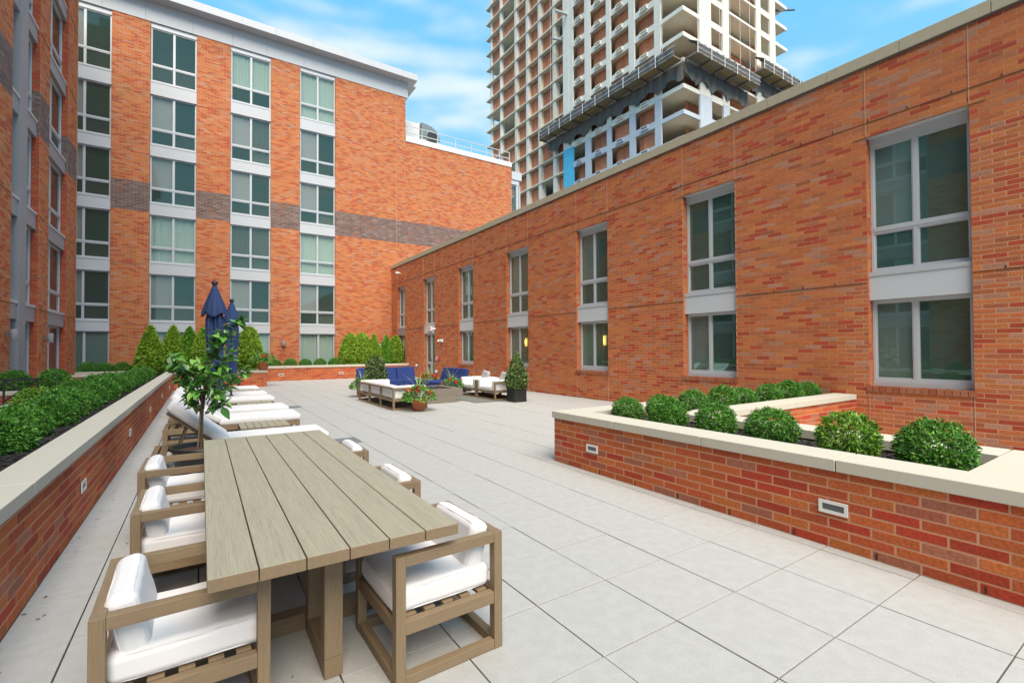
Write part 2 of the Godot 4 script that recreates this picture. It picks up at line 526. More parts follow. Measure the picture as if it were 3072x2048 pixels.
func covering(o: Node, st: String, x0: float, x1: float, y0: float, y1: float) -> void:
	var g := Geo.new()
	if st == "s":
		g.box(Vector3(x0, y0, -0.125), Vector3(x1, y1, -0.115))
		part(o, "shade", g, far_pick("screen"))
	elif st == "h":
		g.box(Vector3(x0, y0 + (y1 - y0) * 0.55, -0.125), Vector3(x1, y1, -0.115))
		part(o, "shade", g, far_pick("curtain"))
	elif st == "b":
		var y := y0
		while y < y1:
			g.quad(Vector3(x0, y, -0.16), Vector3(x1, y, -0.16), Vector3(x1, y + 0.05, -0.13), Vector3(x0, y + 0.05, -0.13))
			y += 0.052
		part(o, "blind", g, far_pick("curtain"))
	else: # pleated curtain: "k" pale, "d" dark
		var nf := int(maxf(4, (x1 - x0) / 0.05))
		for i in nf:
			var a := x0 + (x1 - x0) * i / nf
			var b := x0 + (x1 - x0) * (i + 1) / nf
			var za := -0.15 + 0.02 * sin(i * 2.1) + 0.008 * sin(i * 5.3)
			var zb := -0.15 + 0.02 * sin((i + 1) * 2.1) + 0.008 * sin((i + 1) * 5.3)
			g.quad(Vector3(a, y0, za), Vector3(b, y0, zb), Vector3(b, y1, zb), Vector3(a, y1, za))
		part(o, "curtain", g, far_pick("curtain") if st == "k" else M.drape)

# ------------------------------------------------------------------ leaves
func rand_dir() -> Vector3:
	var z := rng.randf_range(-1, 1)
	var a := rng.randf() * TAU
	var r := sqrt(1 - z * z)
	return Vector3(r * cos(a), z, r * sin(a))

func leaf_at(g: Geo, p: Vector3, d: Vector3, nrm: Vector3, l: float, w: float, col: Color) -> void: # a folded pointed leaf
	var s := d.cross(nrm).normalized()
	var nn := s.cross(d).normalized()
	var m := p + d * l * 0.45 - nn * w * 0.18
	var tip := p + d * l - nn * l * 0.10
	var le := p + d * l * 0.42 + s * w * 0.5
	var ri := p + d * l * 0.42 - s * w * 0.5
	g.tri(p, ri, tip, col); g.tri(p, tip, le, col)

func shrub_mesh(sd: int, rx: float, ry: float, count: int, ll: float, lw: float, cols: Array, shape: String, mt: Material) -> ArrayMesh:
	rng.seed = sd
	var nz := FastNoiseLite.new()
	nz.seed = sd; nz.frequency = 0.9
	var g := Geo.new()
	var i := 0
	while i < count:
		var d := rand_dir()
		var p: Vector3
		var out := d
		if shape == "ball":
			if d.y < -0.72: continue
			var rr := 0.45 + 0.55 * pow(rng.randf(), 0.28)
			rr *= 1.0 + 0.16 * nz.get_noise_3dv(d * 3.0 + Vector3(sd, 0, 0)) + 0.10 * nz.get_noise_3dv(d * 9.0)
			p = Vector3(d.x * rx, d.y * ry, d.z * rx) * rr
		else: # cone or column on the ground, pointed
			var t := 1.0 - pow(rng.randf(), 0.62 if shape == "cone" else 0.85)
			var prof := (1.0 - pow(t, 1.75)) * (0.80 + 0.20 * minf(1.0, t * 6.0)) if shape == "cone" else pow(maxf(0.0, 1.0 - pow(t, 2.6)), 0.62) * (0.82 + 0.18 * minf(1.0, t * 5.0))
			var a := rng.randf() * TAU
			var lump := 1.0 + 0.22 * nz.get_noise_3d(cos(a) * 2.4, t * ry * 2.2, sin(a) * 2.4) + 0.10 * nz.get_noise_3d(cos(a) * 8, t * ry * 8, sin(a) * 8)
			var rr := (0.5 + 0.5 * pow(rng.randf(), 0.35)) * lump
			p = Vector3(cos(a) * rx * prof * rr, t * ry, sin(a) * rx * prof * rr)
			out = (Vector3(cos(a), 0.55 if shape == "cone" else 1.1, sin(a))).normalized()
		# a sprig of three or four leaves
		var ax := (out + rand_dir() * 0.55 + Vector3(0, 0.25, 0)).normalized()
		var ci := rng.randf()
		for q in 4:
			var dd := (ax + rand_dir() * 0.75).normalized()
			var col: Color = cols[0].lerp(cols[1], clampf(ci + rng.randf_range(-0.25, 0.25), 0, 1))
			if rng.randf() < 0.10: col = cols[2]
			leaf_at(g, p + rand_dir() * ll * 0.25, dd, (out + rand_dir() * 0.5).normalized(), ll * rng.randf_range(0.7, 1.15), lw, col)
		i += 4
	return g.mesh(mt)

# ------------------------------------------------------------------ the place
func _ready() -> void:
	rng.seed = 1
	view_and_light()
	make_materials()
	ground_and_paving()
	right_wing()
	other_glass = true
	back_building()
	left_wing()
	other_glass = false
	front_planter()
	shrub_planter()
	back_planters()
	tower()
	dining_set()
	lounger_row()
	lounge_group()
	plants()

func view_and_light() -> void:
	var yaw := deg_to_rad(33.3); var pit := deg_to_rad(0.9); var rol := deg_to_rad(-0.28)
	var f := Vector3(sin(yaw) * cos(pit), sin(pit), -cos(yaw) * cos(pit))
	var r := Vector3(cos(yaw), 0, sin(yaw))
	var u := r.cross(f)
	var r2 := r * cos(rol) + u * sin(rol)
	var u2 := -r * sin(rol) + u * cos(rol)
	CB = Basis(r2, u2, -f)
	var cam := Camera3D.new()
	cam.name = "camera"
	cam.fov = rad_to_deg(2.0 * atan(341.0 / (FPX / 3.0)))
	cam.near = 0.05
	cam.far = 2000
	cam.transform = Transform3D(CB, EYE)
	add_child(cam)
	cam.current = true
	var env := Environment.new()
	env.background_mode = Environment.BG_SKY
	env.tonemap_mode = Environment.TONE_MAPPER_LINEAR
	env.tonemap_exposure = 4.35
	env.sdfgi_enabled = true; env.ssao_enabled = true; env.ssil_enabled = true
	var sky := Sky.new()
	var pm := PanoramaSkyMaterial.new()
	pm.panorama = sky_picture()
	pm.energy_multiplier = 1.0
	sky.sky_material = pm
	env.sky = sky
	var we := WorldEnvironment.new()
	we.name = "world_environment"
	we.environment = env
	add_child(we)
	var sun := DirectionalLight3D.new()
	sun.name = "sun"
	sun.light_color = Color(1.0, 0.938, 0.855)
	sun.light_energy = 0.5
	sun.light_angular_distance = 50.0
	sun.shadow_enabled = true
	add_child(sun)
	sun.look_at_from_position(Vector3(-0.14, 0.80, 0.55) * 50, Vector3.ZERO, Vector3.UP)

func sky_picture() -> ImageTexture: # air and thin streaks of cloud, the same all round
	var w := 1024; var h := 512
	var nz := FastNoiseLite.new()
	nz.seed = 4; nz.frequency = 1.0; nz.fractal_octaves = 5
	var im := Image.create(w, h, false, Image.FORMAT_RGBF)
	var bright := 0.26
	for y in h:
		var el := (0.5 - (y + 0.5) / h) * PI
		var s := sin(el)
		for x in w:
			var c: Color
			if el <= 0:
				c = Color(0.42, 0.42, 0.42)
			else:
				var t := pow(1.0 - s, 2.2)
				c = Color(0.11, 0.50, 0.91).lerp(Color(0.54, 0.86, 1.0), t)
				var az := TAU * (x + 0.5) / w
				var dx := cos(az) * cos(el); var dz := sin(az) * cos(el)
				var a := nz.get_noise_3d(dx * 1.6, s * 5.0, dz * 1.6) * 0.9 + nz.get_noise_3d(dx * 5.0 + 20, s * 26.0, dz * 5.0) * 0.5 + 0.09
				var cl := clampf(a * 1.15, 0, 1)
				cl = cl * cl * (3 - 2 * cl)
				c = c.lerp(Color(1.0, 1.0, 1.0), cl * 0.66)
			im.set_pixel(x, y, Color(c.r * bright, c.g * bright, c.b * bright))
	return ImageTexture.create_from_image(im)

func size_order(c: Vector3) -> float: # small for pieces that show large in the photograph, for choosing which ones are single objects
	var px := pixel(c)
	return c.distance_to(EYE) if px.z > 0.3 and px.x > -250 and px.x < 3322 and px.y < 2400 else 1e9

func ground_and_paving() -> void:
	var gr := setting("ground")
	var g := Geo.new()
	g.quad(Vector3(-600, -0.12, 600), Vector3(600, -0.12, 600), Vector3(600, -0.12, -600), Vector3(-600, -0.12, -600))
	part(gr, "ground_sheet", g, M.asphalt)
	var pv := setting("pavement")
	bx(pv, "paving_bed", Vector3(-4.55, -0.10, -31.1), Vector3(10.7, -0.030, 8), M.bed)
	# concrete pavers, two feet square
	var P := 0.61
	var list := []
	rng.seed = 77
	for i in range(-6, 16):
		for j in range(-48, 18):
			var x0 := 2.43 + i * P
			var z0 := -3.105 + j * P
			var x1 := x0 + P; var z1 := z0 + P
			if x0 > 10.7 or x1 < -0.93: continue
			x0 = maxf(x0, -0.956); x1 = minf(x1, 10.725)
			if x1 - x0 < 0.03: continue
			if z1 < -28.0: continue
			var c := Vector3((x0 + x1) * 0.5, 0, (z0 + z1) * 0.5)
			list.append([0, x0, x1, z0, z1, size_order(c)])
	# the 300 that show largest become single objects, the others one joined part; all are of the same concrete
	var order := []
	for q in list: order.append(q[5])
	order.sort()
	var largest: float = order[299]
	var full := Geo.new()
	full.rbox(Transform3D(Basis(), Vector3(0, -0.02, 0)), Vector3(P - 0.008, 0.04, P - 0.008), 0.003, 1)
	var fm := full.mesh(null)
	var drain := mat(lin(0.17, 0.21, 0.235), 0.6, M.paver.albedo_texture, Vector3(1.3, 1.3, 1.3))
	var rest := Geo.new()
	for k in list.size():
		var q = list[k]
		var lift := rng.randf_range(-0.0016, 0.0016)
		var is_drain: bool = q[1] < 2.3 and q[2] > 2.3 and ((q[3] < -9.2 and q[4] > -9.2) or (q[3] < -14.7 and q[4] > -14.7))
		if q[5] <= largest or is_drain:
			var t := Transform3D(Basis(Vector3(1, 0, 0), rng.randf_range(-0.0012, 0.0012)).scaled(Vector3((q[2] - q[1] - 0.008) / (P - 0.008), 1, 1)), Vector3((q[1] + q[2]) * 0.5, lift, (q[3] + q[4]) * 0.5))
			var o := put(pv, "paver", fm, t, drain if is_drain else M.paver)
			if is_drain: o.set_meta("label", "dark grey drain paver in the pale paving")
		else:
			rest.box(Vector3(q[1] + 0.004, -0.04, q[3] + 0.004), Vector3(q[2] - 0.004, lift, q[4] - 0.004))
	var ro := part(pv, "far_pavers", rest, M.paver)
	ro.set_meta("kind", "stuff")
	var lit := Geo.new()
	for k in 90:
		var near_wall := k < 55
		var p := Vector3(rng.randf_range(-0.92, -0.80) if near_wall else rng.randf_range(-0.7, 9.0), 0.004, rng.randf_range(-16, -2.2) if near_wall else rng.randf_range(-20, -1.6))
		var a := rng.randf() * TAU
		var cl: Color = [Color(0.16, 0.10, 0.045), Color(0.10, 0.12, 0.04), Color(0.24, 0.19, 0.10)][rng.randi() % 3]
		leaf_at(lit, p, Vector3(cos(a), rng.randf_range(0.0, 0.35), sin(a)).normalized(), Vector3(0, 1, 0), rng.randf_range(0.018, 0.045), rng.randf_range(0.008, 0.02), cl)
	var lo2 := part(pv, "fallen_leaves", lit, M.leaf_litter)
	lo2.set_meta("kind", "stuff")
	# paving of the private patios beside the other wing
	var pt := Geo.new()
	for i in 5:
		for j in 40:
			var px := -4.55 + i * 0.46
			var pz := 6 - j * 0.92
			pt.box(Vector3(px, -0.03, pz - 0.912), Vector3(px + 0.452, rng.randf_range(-0.001, 0.001), pz))
	var po := part(pv, "patio_pavers", pt, M.paver)
	po.set_meta("kind", "stuff")

func coping_run(parent: Node, lo: Vector3, hi: Vector3, piece: float, m: Material, called := "coping_stone") -> void: # stones laid end to end along the longer side
	var along_x := hi.x - lo.x > hi.z - lo.z
	var l := hi.x - lo.x if along_x else hi.z - lo.z
	var n := int(maxf(1, round(l / piece)))
	for i in n:
		var a := l * i / n + 0.004; var b := l * (i + 1) / n - 0.004
		var p := Vector3(lo.x + a, lo.y, lo.z) if along_x else Vector3(lo.x, lo.y, lo.z + a)
		var q := Vector3(lo.x + b, hi.y, hi.z) if along_x else Vector3(hi.x, hi.y, lo.z + b)
		bx(parent, called, p, q, m, 0.006)

# ------------------------------------------------------------------ right wing: two storeys of long brick wall
func right_wing() -> void:
	var b := thing("brick_wing", "long two-storey brick wing with tall paired windows and tan roof coping", "building")
	var X := 10.75
	var Z0 := -31.2
	var Zn := 4.0
	var cols := [[-3.84, -2.36], [-8.02, -6.54], [-12.32, -10.83], [-16.77, -15.19], [-21.22, -19.69], [-25.66, -24.14], [-30.05, -28.63], [0.55, 2.05]]
	var holes := []
	for c in cols:
		var lowsill := 0.92
		if absf(c[0] + 25.66) < 0.1: lowsill = -0.01
		holes.append(Rect2(c[0] - Z0, lowsill, c[1] - c[0], 5.70 - lowsill))
	brick_wall(b, Vector3(X, 0, Z0), Vector3(0, 0, 1), Vector3(-1, 0, 0), Zn - Z0, 0.0, 7.10, holes, PAL_WALL, [], 101, 300)
	var jg := Geo.new()
	var i := 0
	var rec := 0.17
	for c in cols:
		var w: float = c[1] - c[0]
		var bot := 0.92 if i != 5 else 0.0
		jamb(jg, Vector3(X, bot, c[0]), Vector3(1, 0, 0), Vector3(0, 0, 1), 0.26, 5.70 - bot, PAL_WALL, [])
		jamb(jg, Vector3(X, bot, c[1]), Vector3(1, 0, 0), Vector3(0, 0, -1), 0.26, 5.70 - bot, PAL_WALL, [])
		bx(b, "lintel", Vector3(X + 0.004, 5.70, c[0] - 0.002), Vector3(X + 0.27, 5.716, c[1] + 0.002), M.panel)
		bx(b, "steel_angle", Vector3(X - 0.012, 5.700, c[0] - 0.22), Vector3(X + 0.003, 5.710, c[1] + 0.2), M.rust)
		# upper window, panel between the storeys, lower window or door
		var st := ["c", "c", "s", "c"]
		if i == 1: st = ["c", "d", "c", "d"]
		if i == 3: st = ["d", "c", "s", "d"]
		var bs := Basis(Vector3(0, 0, 1), Vector3.UP, Vector3(-1, 0, 0))
		bx(b, "window_head", Vector3(X + rec - 0.02, 5.56, c[0] + 0.006), Vector3(X + rec + 0.09, 5.70, c[1] - 0.006), M.alu)
		window(b, Transform3D(bs, Vector3(X + rec, 3.10, c[0] + 0.01)), w - 0.02, 2.46, 0.80, 0.47, st)
		bx(b, "sill", Vector3(X + 0.045, 3.02, c[0] + 0.003), Vector3(X + rec + 0.09, 3.10, c[1] - 0.003), M.alu)
		bx(b, "spandrel_panel", Vector3(X + 0.06, 2.56, c[0] + 0.004), Vector3(X + rec + 0.09, 3.02, c[1] - 0.004), M.panel if i != 6 else M.grey_panel)
		if i != 5:
			window(b, Transform3D(bs, Vector3(X + rec, 1.0, c[0] + 0.01)), w - 0.02, 1.555, 0.0, 0.45, ["s", "c"])
			bx(b, "window_foot", Vector3(X + rec - 0.03, 0.92, c[0] + 0.01), Vector3(X + rec + 0.09, 0.998, c[1] - 0.01), M.alu)
			# a row of bricks on edge under the window
			var nb := 15
			for k in nb:
				var za: float = c[0] - 0.04 + (w + 0.08) * k / nb
				var zb: float = za + (w + 0.08) / nb - 0.009
				var cl: Color = [Color(0.40, 0.135, 0.062), Color(0.36, 0.10, 0.045), Color(0.42, 0.16, 0.08)][rng.randi() % 3]
				var sb := bx(b, "sill_brick", Vector3(X - 0.028, 0.815, za), Vector3(X + 0.15, 0.918, zb), brick_mat(cl))
				sb.name = sb.name
		else:
			var dr := node(b, "door", Transform3D(bs, Vector3(X + rec, 0.0, c[0] + 0.01)))
			var dg := Geo.new()
			dg.box(Vector3(0, 0, -0.08), Vector3(0.09, 2.55, 0)); dg.box(Vector3(w - 0.11, 0, -0.08), Vector3(w - 0.02, 2.55, 0)); dg.box(Vector3(0.09, 2.46, -0.08), Vector3(w - 0.11, 2.55, 0))
			dg.box(Vector3(0.62, 0, -0.08), Vector3(0.78, 2.46, 0.01)); dg.box(Vector3(0.09, 0.0, -0.08), Vector3(0.62, 0.14, 0)); dg.box(Vector3(0.09, 0.82, -0.08), Vector3(0.62, 0.94, 0))
			dg.box(Vector3(0.78, 0.0, -0.08), Vector3(w - 0.11, 0.2, 0)); dg.box(Vector3(w - 0.22, 0.2, -0.08), Vector3(w - 0.11, 2.46, 0))
			part(dr, "frame", dg, M.alu)
			for q in [[0.09, 0.62, 0.14, 0.82], [0.09, 0.62, 0.94, 2.46], [0.78, w - 0.22, 0.2, 2.46]]:
				var pg := Geo.new()
				pg.quad(Vector3(q[0], q[2], -0.04), Vector3(q[1], q[2], -0.04), Vector3(q[1], q[3], -0.04), Vector3(q[0], q[3], -0.04))
				part(dr, "pane", pg, M.glass)
			bx(dr, "handle", Vector3(0.70, 0.98, 0.01), Vector3(0.73, 1.12, 0.07), M.steel)
		if i < 7:
			for e in [c[0], c[1]]:
				bx(b, "control_joint", Vector3(X - 0.011, 5.72, e - 0.006), Vector3(X + 0.004, 7.08, e + 0.006), M.sealant)
				bx(b, "control_joint", Vector3(X - 0.011, 0.01, e - 0.005), Vector3(X + 0.004, 0.90, e + 0.005), M.sealant)
		i += 1
	part(b, "brick_return", jg, M.brick)
	# steel angles that carry the brickwork at each storey, with weep holes above
	for y in [2.895, 5.985]:
		var prev := Z0
		for c in [cols[6], cols[5], cols[4], cols[3], cols[2], cols[1], cols[0], cols[7]]:
			if y > 5: break
			bx(b, "steel_angle", Vector3(X - 0.014, y, prev + 0.01), Vector3(X + 0.003, y + 0.010, c[0] - 0.002), M.rust)
			prev = c[1]
		if y > 5: bx(b, "steel_angle", Vector3(X - 0.014, y, Z0 + 0.01), Vector3(X + 0.003, y + 0.010, Zn), M.rust)
		var wz := -16.0
		while wz < 2.0:
			var inw := false
			for c in cols:
				if wz > c[0] - 0.1 and wz < c[1] + 0.1 and y < 5: inw = true
			if not inw: bx(b, "weep_hole", Vector3(X - 0.0115, y + 0.012, wz), Vector3(X + 0.001, y + 0.06, wz + 0.012), M.black)
			wz += 0.61
	coping_run(b, Vector3(X - 0.05, 7.085, Z0 + 0.012), Vector3(X + 0.40, 7.31, Zn), 1.22, M.roofcoping)
	bx(b, "drip_edge", Vector3(X - 0.028, 7.055, Z0 + 0.012), Vector3(X + 0.002, 7.084, Zn), M.steel)
	# rooms behind the glass, floors and roof
	bx(b, "room_wall", Vector3(12.3, 0, Z0), Vector3(12.5, 7.0, Zn), M.room)
	bx(b, "floor_slab", Vector3(11.05, 2.66, Z0), Vector3(12.3, 3.0, Zn), M.room)
	bx(b, "room_floor", Vector3(11.05, -0.1, Z0), Vector3(12.3, 0.0, Zn), M.room)
	bx(b, "roof", Vector3(11.02, 6.8, Z0), Vector3(30, 7.0, Zn), M.roof)
	bx(b, "end_wall", Vector3(10.77, 0, Zn), Vector3(30, 7.0, Zn + 0.3), M.room)
	bx(b, "rear_wall", Vector3(29.7, 0, Z0), Vector3(30, 6.8, Zn), M.room)
	for c in cols: # walls between the rooms
		bx(b, "partition", Vector3(11.05, 0, c[1] + 1.0), Vector3(12.3, 6.8, c[1] + 1.15), M.room)
	# two wall lamps lit inside, and a bed seen through a window
	for z in [-17.40, -12.45]:
		var l := thing("wall_lamp", "lit yellow wall lamp behind ground floor window %s" % ("beside the conical potted shrub" if z < -15 else "over the near end of the shrub planter"), "lamp", Vector3(12.2, 1.95, z))
		var lg := Geo.new()
		lg.lathe([[0.0, -0.18], [0.055, -0.18], [0.06, 0.18], [0.0, 0.18]], 12)
		part(l, "lamp_shade", lg, M.lamp_glow)
		bx(l, "bracket", Vector3(0.055, -0.05, -0.03), Vector3(0.10, 0.05, 0.03), M.steel)
		var om := OmniLight3D.new()
		om.name = "lamp_light"
		om.light_color = Color(1.0, 0.8, 0.35)
		om.light_energy = 0.06
		om.omni_range = 6
		om.omni_attenuation = 2
		om.shadow_enabled = true
		om.position = Vector3(-0.14, 0, 0)
		l.add_child(om)
	var bed := thing("bed", "white bed end just inside a ground floor window", "bed", Vector3(11.75, 0, -7.2))
	bx(bed, "base", Vector3(-0.55, 0, -0.6), Vector3(0.5, 0.75, 0.65), M.screen)
	var bg := Geo.new()
	bg.rbox(Transform3D(Basis(), Vector3(0, 0.92, 0)), Vector3(1.1, 0.34, 1.3), 0.09, 3, Color.WHITE, 0.03)
	part(bed, "mattress", bg, M.white_fabric)
	# fittings on the wall
	var sg := thing("exit_sign", "small white exit sign with red letters over the glazed door", "sign", Vector3(X + 0.058, 2.70, -24.81))
	bx(sg, "box", Vector3(-0.09, 0, -0.22), Vector3(0, 0.25, 0.22), M.white_paint)
	var tm := TextMesh.new()
	tm.text = "EXIT"
	tm.font_size = 32
	tm.pixel_size = 0.0052
	tm.depth = 0.004
	var fo := SystemFont.new()
	fo.font_names = PackedStringArray(["Droid Sans"])
	tm.font = fo
	var to := put(sg, "lettering", tm, Transform3D(Basis(Vector3(0, 0, 1), Vector3.UP, Vector3(-1, 0, 0)), Vector3(-0.093, 0.125, 0)), M.red_letter)
	to.name = "lettering"
	var cm := thing("security_camera", "white dome camera beside the exit sign", "camera", Vector3(X - 0.008, 2.78, -24.0))
	var cg := Geo.new()
	cg.tube(Vector3.ZERO, Vector3(-0.12, 0, 0), 0.05, 0.05, 12)
	part(cm, "mount", cg, M.white_paint)
	cg = Geo.new()
	cg.lathe([[0.0, -0.11], [0.06, -0.09], [0.085, -0.03], [0.085, 0.03], [0.0, 0.06]], 14, Vector3(-0.13, 0, 0))
	part(cm, "dome", cg, M.white_paint)
	var c2 := thing("bullet_camera", "small white camera high on the brick wall under the coping", "camera", Vector3(X - 0.008, 6.57, -29.4))
	cg = Geo.new()
	cg.tube(Vector3(0, -0.02, 0), Vector3(-0.2, 0, 0.05), 0.03, 0.03, 8)
	cg.box(Vector3(-0.36, -0.04, 0.0), Vector3(-0.12, 0.06, 0.1))
	part(c2, "body", cg, M.white_paint)
	var fl := thing("emergency_light", "white twin-head emergency light on the brick wall by the door", "lamp", Vector3(X - 0.008, 2.11, -23.19))
	bx(fl, "housing", Vector3(-0.09, -0.07, -0.17), Vector3(0, 0.08, 0.17), M.white_paint)
	for s in [-1, 1]:
		cg = Geo.new()
		cg.tube(Vector3(-0.09, 0.02, s * 0.13), Vector3(-0.18, -0.02, s * 0.16), 0.045, 0.06, 10)
		part(fl, "lamp_head", cg, M.white_paint)
	var rd := thing("card_reader", "grey and red entry reader beside the door handle", "reader", Vector3(X - 0.008, 1.16, -23.74))
	bx(rd, "plate", Vector3(-0.05, -0.11, -0.10), Vector3(0, 0.11, 0.10), M.panel)
	bx(rd, "button", Vector3(-0.08, -0.06, 0.14), Vector3(0, 0.06, 0.30), M.red_letter)
	for q in [[-23.79, 0.46, "round grey outlet cover low on the wall beside the blue sofa"], [-26.61, 0.72, "white weatherproof outlet box on the wall by the tall evergreens"]]:
		var ob := thing("outlet_box", q[2], "outlet", Vector3(X - 0.008, q[1], q[0]))
		bx(ob, "plate", Vector3(-0.03, -0.10, -0.13), Vector3(0, 0.10, 0.13), M.steel)
		bx(ob, "cover", Vector3(-0.09, -0.07, -0.09), Vector3(-0.03, 0.07, 0.09), M.white_paint, 0.01)

# ------------------------------------------------------------------ the tall building across the end
func back_building() -> void:
	var b := thing("apartment_building", "six-storey orange brick apartment building with dark band and metal cornice", "building")
	var Z := -31.2
	var X0 := -10.0
	var ys := [[3.20, 5.70], [6.33, 8.84], [9.48, 11.97], [12.60, 15.25], [15.98, 18.85]]
	var cols := [[-5.98, -3.90], [-2.32, -0.28], [1.34, 3.40], [5.00, 7.08]]
	var holes := []
	for c in cols: holes.append(Rect2(c[0] - X0, 0.05, c[1] - c[0], 19.05))
	brick_wall(b, Vector3(X0, 0, Z), Vector3(1, 0, 0), Vector3(0, 0, 1), 21.75, 0.0, 19.10, holes, PAL_FAR, [8.98, 10.45], 202, 0)
	brick_wall(b, Vector3(11.75, 0, Z), Vector3(1, 0, 0), Vector3(0, 0, 1), 8.75, 0.0, 16.06, [], PAL_FAR, [8.98, 10.45], 203, 0)
	var jg := Geo.new()
	var bs := Basis(Vector3(1, 0, 0), Vector3.UP, Vector3(0, 0, 1))
	var look := [
		[["c", "c", "s", "c"], ["c", "c", "s", "c"], ["c", "c", "s", "c"], ["c", "c", "s", "c"], ["c", "c", "s", "c"]],
		[["d", "c", "s", "c"], ["k", "k", "k", "k"], ["c", "c", "s", "c"], ["c", "c", "s", "c"], ["c", "c", "c", "c"]],
		[["c", "c", "s", "c"], ["d", "d", "d", "d"], ["c", "c", "s", "c"], ["c", "d", "s", "d"], ["c", "c", "k", "k"]],
		[["c", "d", "s", "c"], ["k", "k", "k", "k"], ["c", "d", "s", "c"], ["c", "c", "s", "c"], ["k", "k", "k", "k"]]]
	var i := 0
	for c in cols:
		var w: float = c[1] - c[0]
		jamb(jg, Vector3(c[0], 0.05, Z), Vector3(0, 0, -1), Vector3(1, 0, 0), 0.2, 19.05, PAL_FAR, [8.98, 10.45])
		jamb(jg, Vector3(c[1], 0.05, Z), Vector3(0, 0, -1), Vector3(-1, 0, 0), 0.2, 19.05, PAL_FAR, [8.98, 10.45])
		for r in 5:
			var y0: float = ys[r][0]; var y1: float = ys[r][1]
			window(b, Transform3D(bs, Vector3(c[0] + 0.01, y0, Z - 0.10)), w - 0.02, y1 - y0, (y1 - y0) * 0.315, 0.5, look[i][r])
			var pb: float = 2.65 if r == 0 else ys[r - 1][1]
			bx(b, "sill", Vector3(c[0] + 0.004, y0 - 0.07, Z - 0.19), Vector3(c[1] - 0.004, y0, Z - 0.005), M.alu)
			bx(b, "spandrel_panel", Vector3(c[0] + 0.004, pb, Z - 0.19), Vector3(c[1] - 0.004, y0 - 0.07, Z - 0.02), M.panel_light)
		bx(b, "window_head", Vector3(c[0] + 0.004, 18.85, Z - 0.19), Vector3(c[1] - 0.004, 19.10, Z - 0.06), M.alu)
		# glazed doors at ground level
		var gl: Array = [["b", "b"], ["h", "h"], ["c", "h"], ["k", "k"]][i]
		window(b, Transform3D(bs, Vector3(c[0] + 0.01, 0.05, Z - 0.10)), w - 0.02, 2.60, 0.0, 0.53, gl, "glazed_door")
		i += 1
	part(b, "brick_return", jg, M.brick)
	for y in [6.13, 3.02, 15.2]:
		var prev := -10.0
		for c in cols:
			bx(b, "steel_angle", Vector3(prev + 0.01, y, Z - 0.003), Vector3(c[0] - 0.004, y + 0.012, Z + 0.012), M.sealant)
			prev = c[1]
		bx(b, "steel_angle", Vector3(prev + 0.004, y, Z - 0.003), Vector3(11.74 if y < 15 else 20.4, y + 0.012, Z + 0.012), M.sealant)
	bx(b, "control_joint", Vector3(11.09, 7.4, Z - 0.003), Vector3(11.11, 19.05, Z + 0.012), M.sealant)
	# cornice: a tall metal fascia, a deep soffit and its edge, in panels
	var px := -10.0
	var k := 0
	while px < 11.9:
		var e := minf(px + [1.75, 2.05, 1.9][k % 3], 11.93)
		bx(b, "fascia_panel", Vector3(px + 0.004, 19.10, Z - 0.15), Vector3(e - 0.004, 20.15, Z + 0.03), M.panel_light)
		bx(b, "cornice_panel", Vector3(px + 0.45 + 0.004, 20.15, Z - 0.2), Vector3(minf(e + 0.45, 12.62) - 0.004, 20.56, Z + 0.66), M.panel_light)
		px = e
		k += 1
	bx(b, "cornice_return", Vector3(11.94, 20.15, Z - 8), Vector3(12.62, 20.56, Z - 0.21), M.panel_light)
	bx(b, "side_wall", Vector3(11.55, 15.9, Z - 8), Vector3(11.75, 20.1, Z - 0.02), M.mortar)
	bx(b, "roof", Vector3(-10, 20.0, Z - 8), Vector3(11.5, 20.3, Z - 0.22), M.roof)
	bx(b, "low_roof", Vector3(11.76, 15.7, Z - 8), Vector3(20.3, 15.9, Z - 0.3), M.roof)
	bx(b, "parapet_cap", Vector3(11.77, 16.06, Z - 0.30), Vector3(20.52, 16.42, Z + 0.05), M.white_paint)
	bx(b, "end_wall", Vector3(20.35, 0, Z - 8), Vector3(20.49, 16.05, Z - 0.02), M.mortar)
	# guard rail
	var xs := [11.9, 13.0, 14.22, 15.65, 16.95, 18.3, 19.45, 20.4]
	var rl := node(b, "guard_rail")
	for x in xs: bx(rl, "post", Vector3(x - 0.025, 16.42, Z - 0.14), Vector3(x + 0.025, 17.25, Z - 0.09), M.panel_light)
	for y in [16.75, 17.22]: bx(rl, "rail", Vector3(11.8, y, Z - 0.135), Vector3(20.45, y + 0.045, Z - 0.095), M.panel_light)
	# white metal bay at the far corner
	bx(b, "corner_fascia", Vector3(20.53, 15.12, Z - 2.0), Vector3(21.46, 15.76, Z + 0.05), M.panel_light)
	bx(b, "corner_frieze", Vector3(20.53, 14.75, Z - 2.0), Vector3(21.25, 15.10, Z - 0.02), M.panel_light)
	bx(b, "corner_post", Vector3(21.0, 5.0, Z - 0.4), Vector3(21.2, 14.75, Z - 0.05), M.alu)
	var cw := window(b, Transform3D(bs, Vector3(20.53, 10.0, Z - 0.10)), 0.9, 4.70, 0.9, 0.9, ["c", "c", "c", "c"])
	cw.name = "corner_window"
	# rooms
	bx(b, "room_wall", Vector3(-10, 0, Z - 1.9), Vector3(11.5, 19.9, Z - 1.7), M.room)
	bx(b, "corner_room_wall", Vector3(20.5, 5, Z - 1.4), Vector3(21.2, 14.7, Z - 1.2), M.room)
	for r in 6:
		var y: float = [0.0, 2.7, 5.80, 8.95, 12.1, 15.4][r]
		bx(b, "floor_slab", Vector3(-10, y, Z - 1.7), Vector3(11.5, y + (0.04 if r == 0 else 0.36), Z - 0.28), M.room)
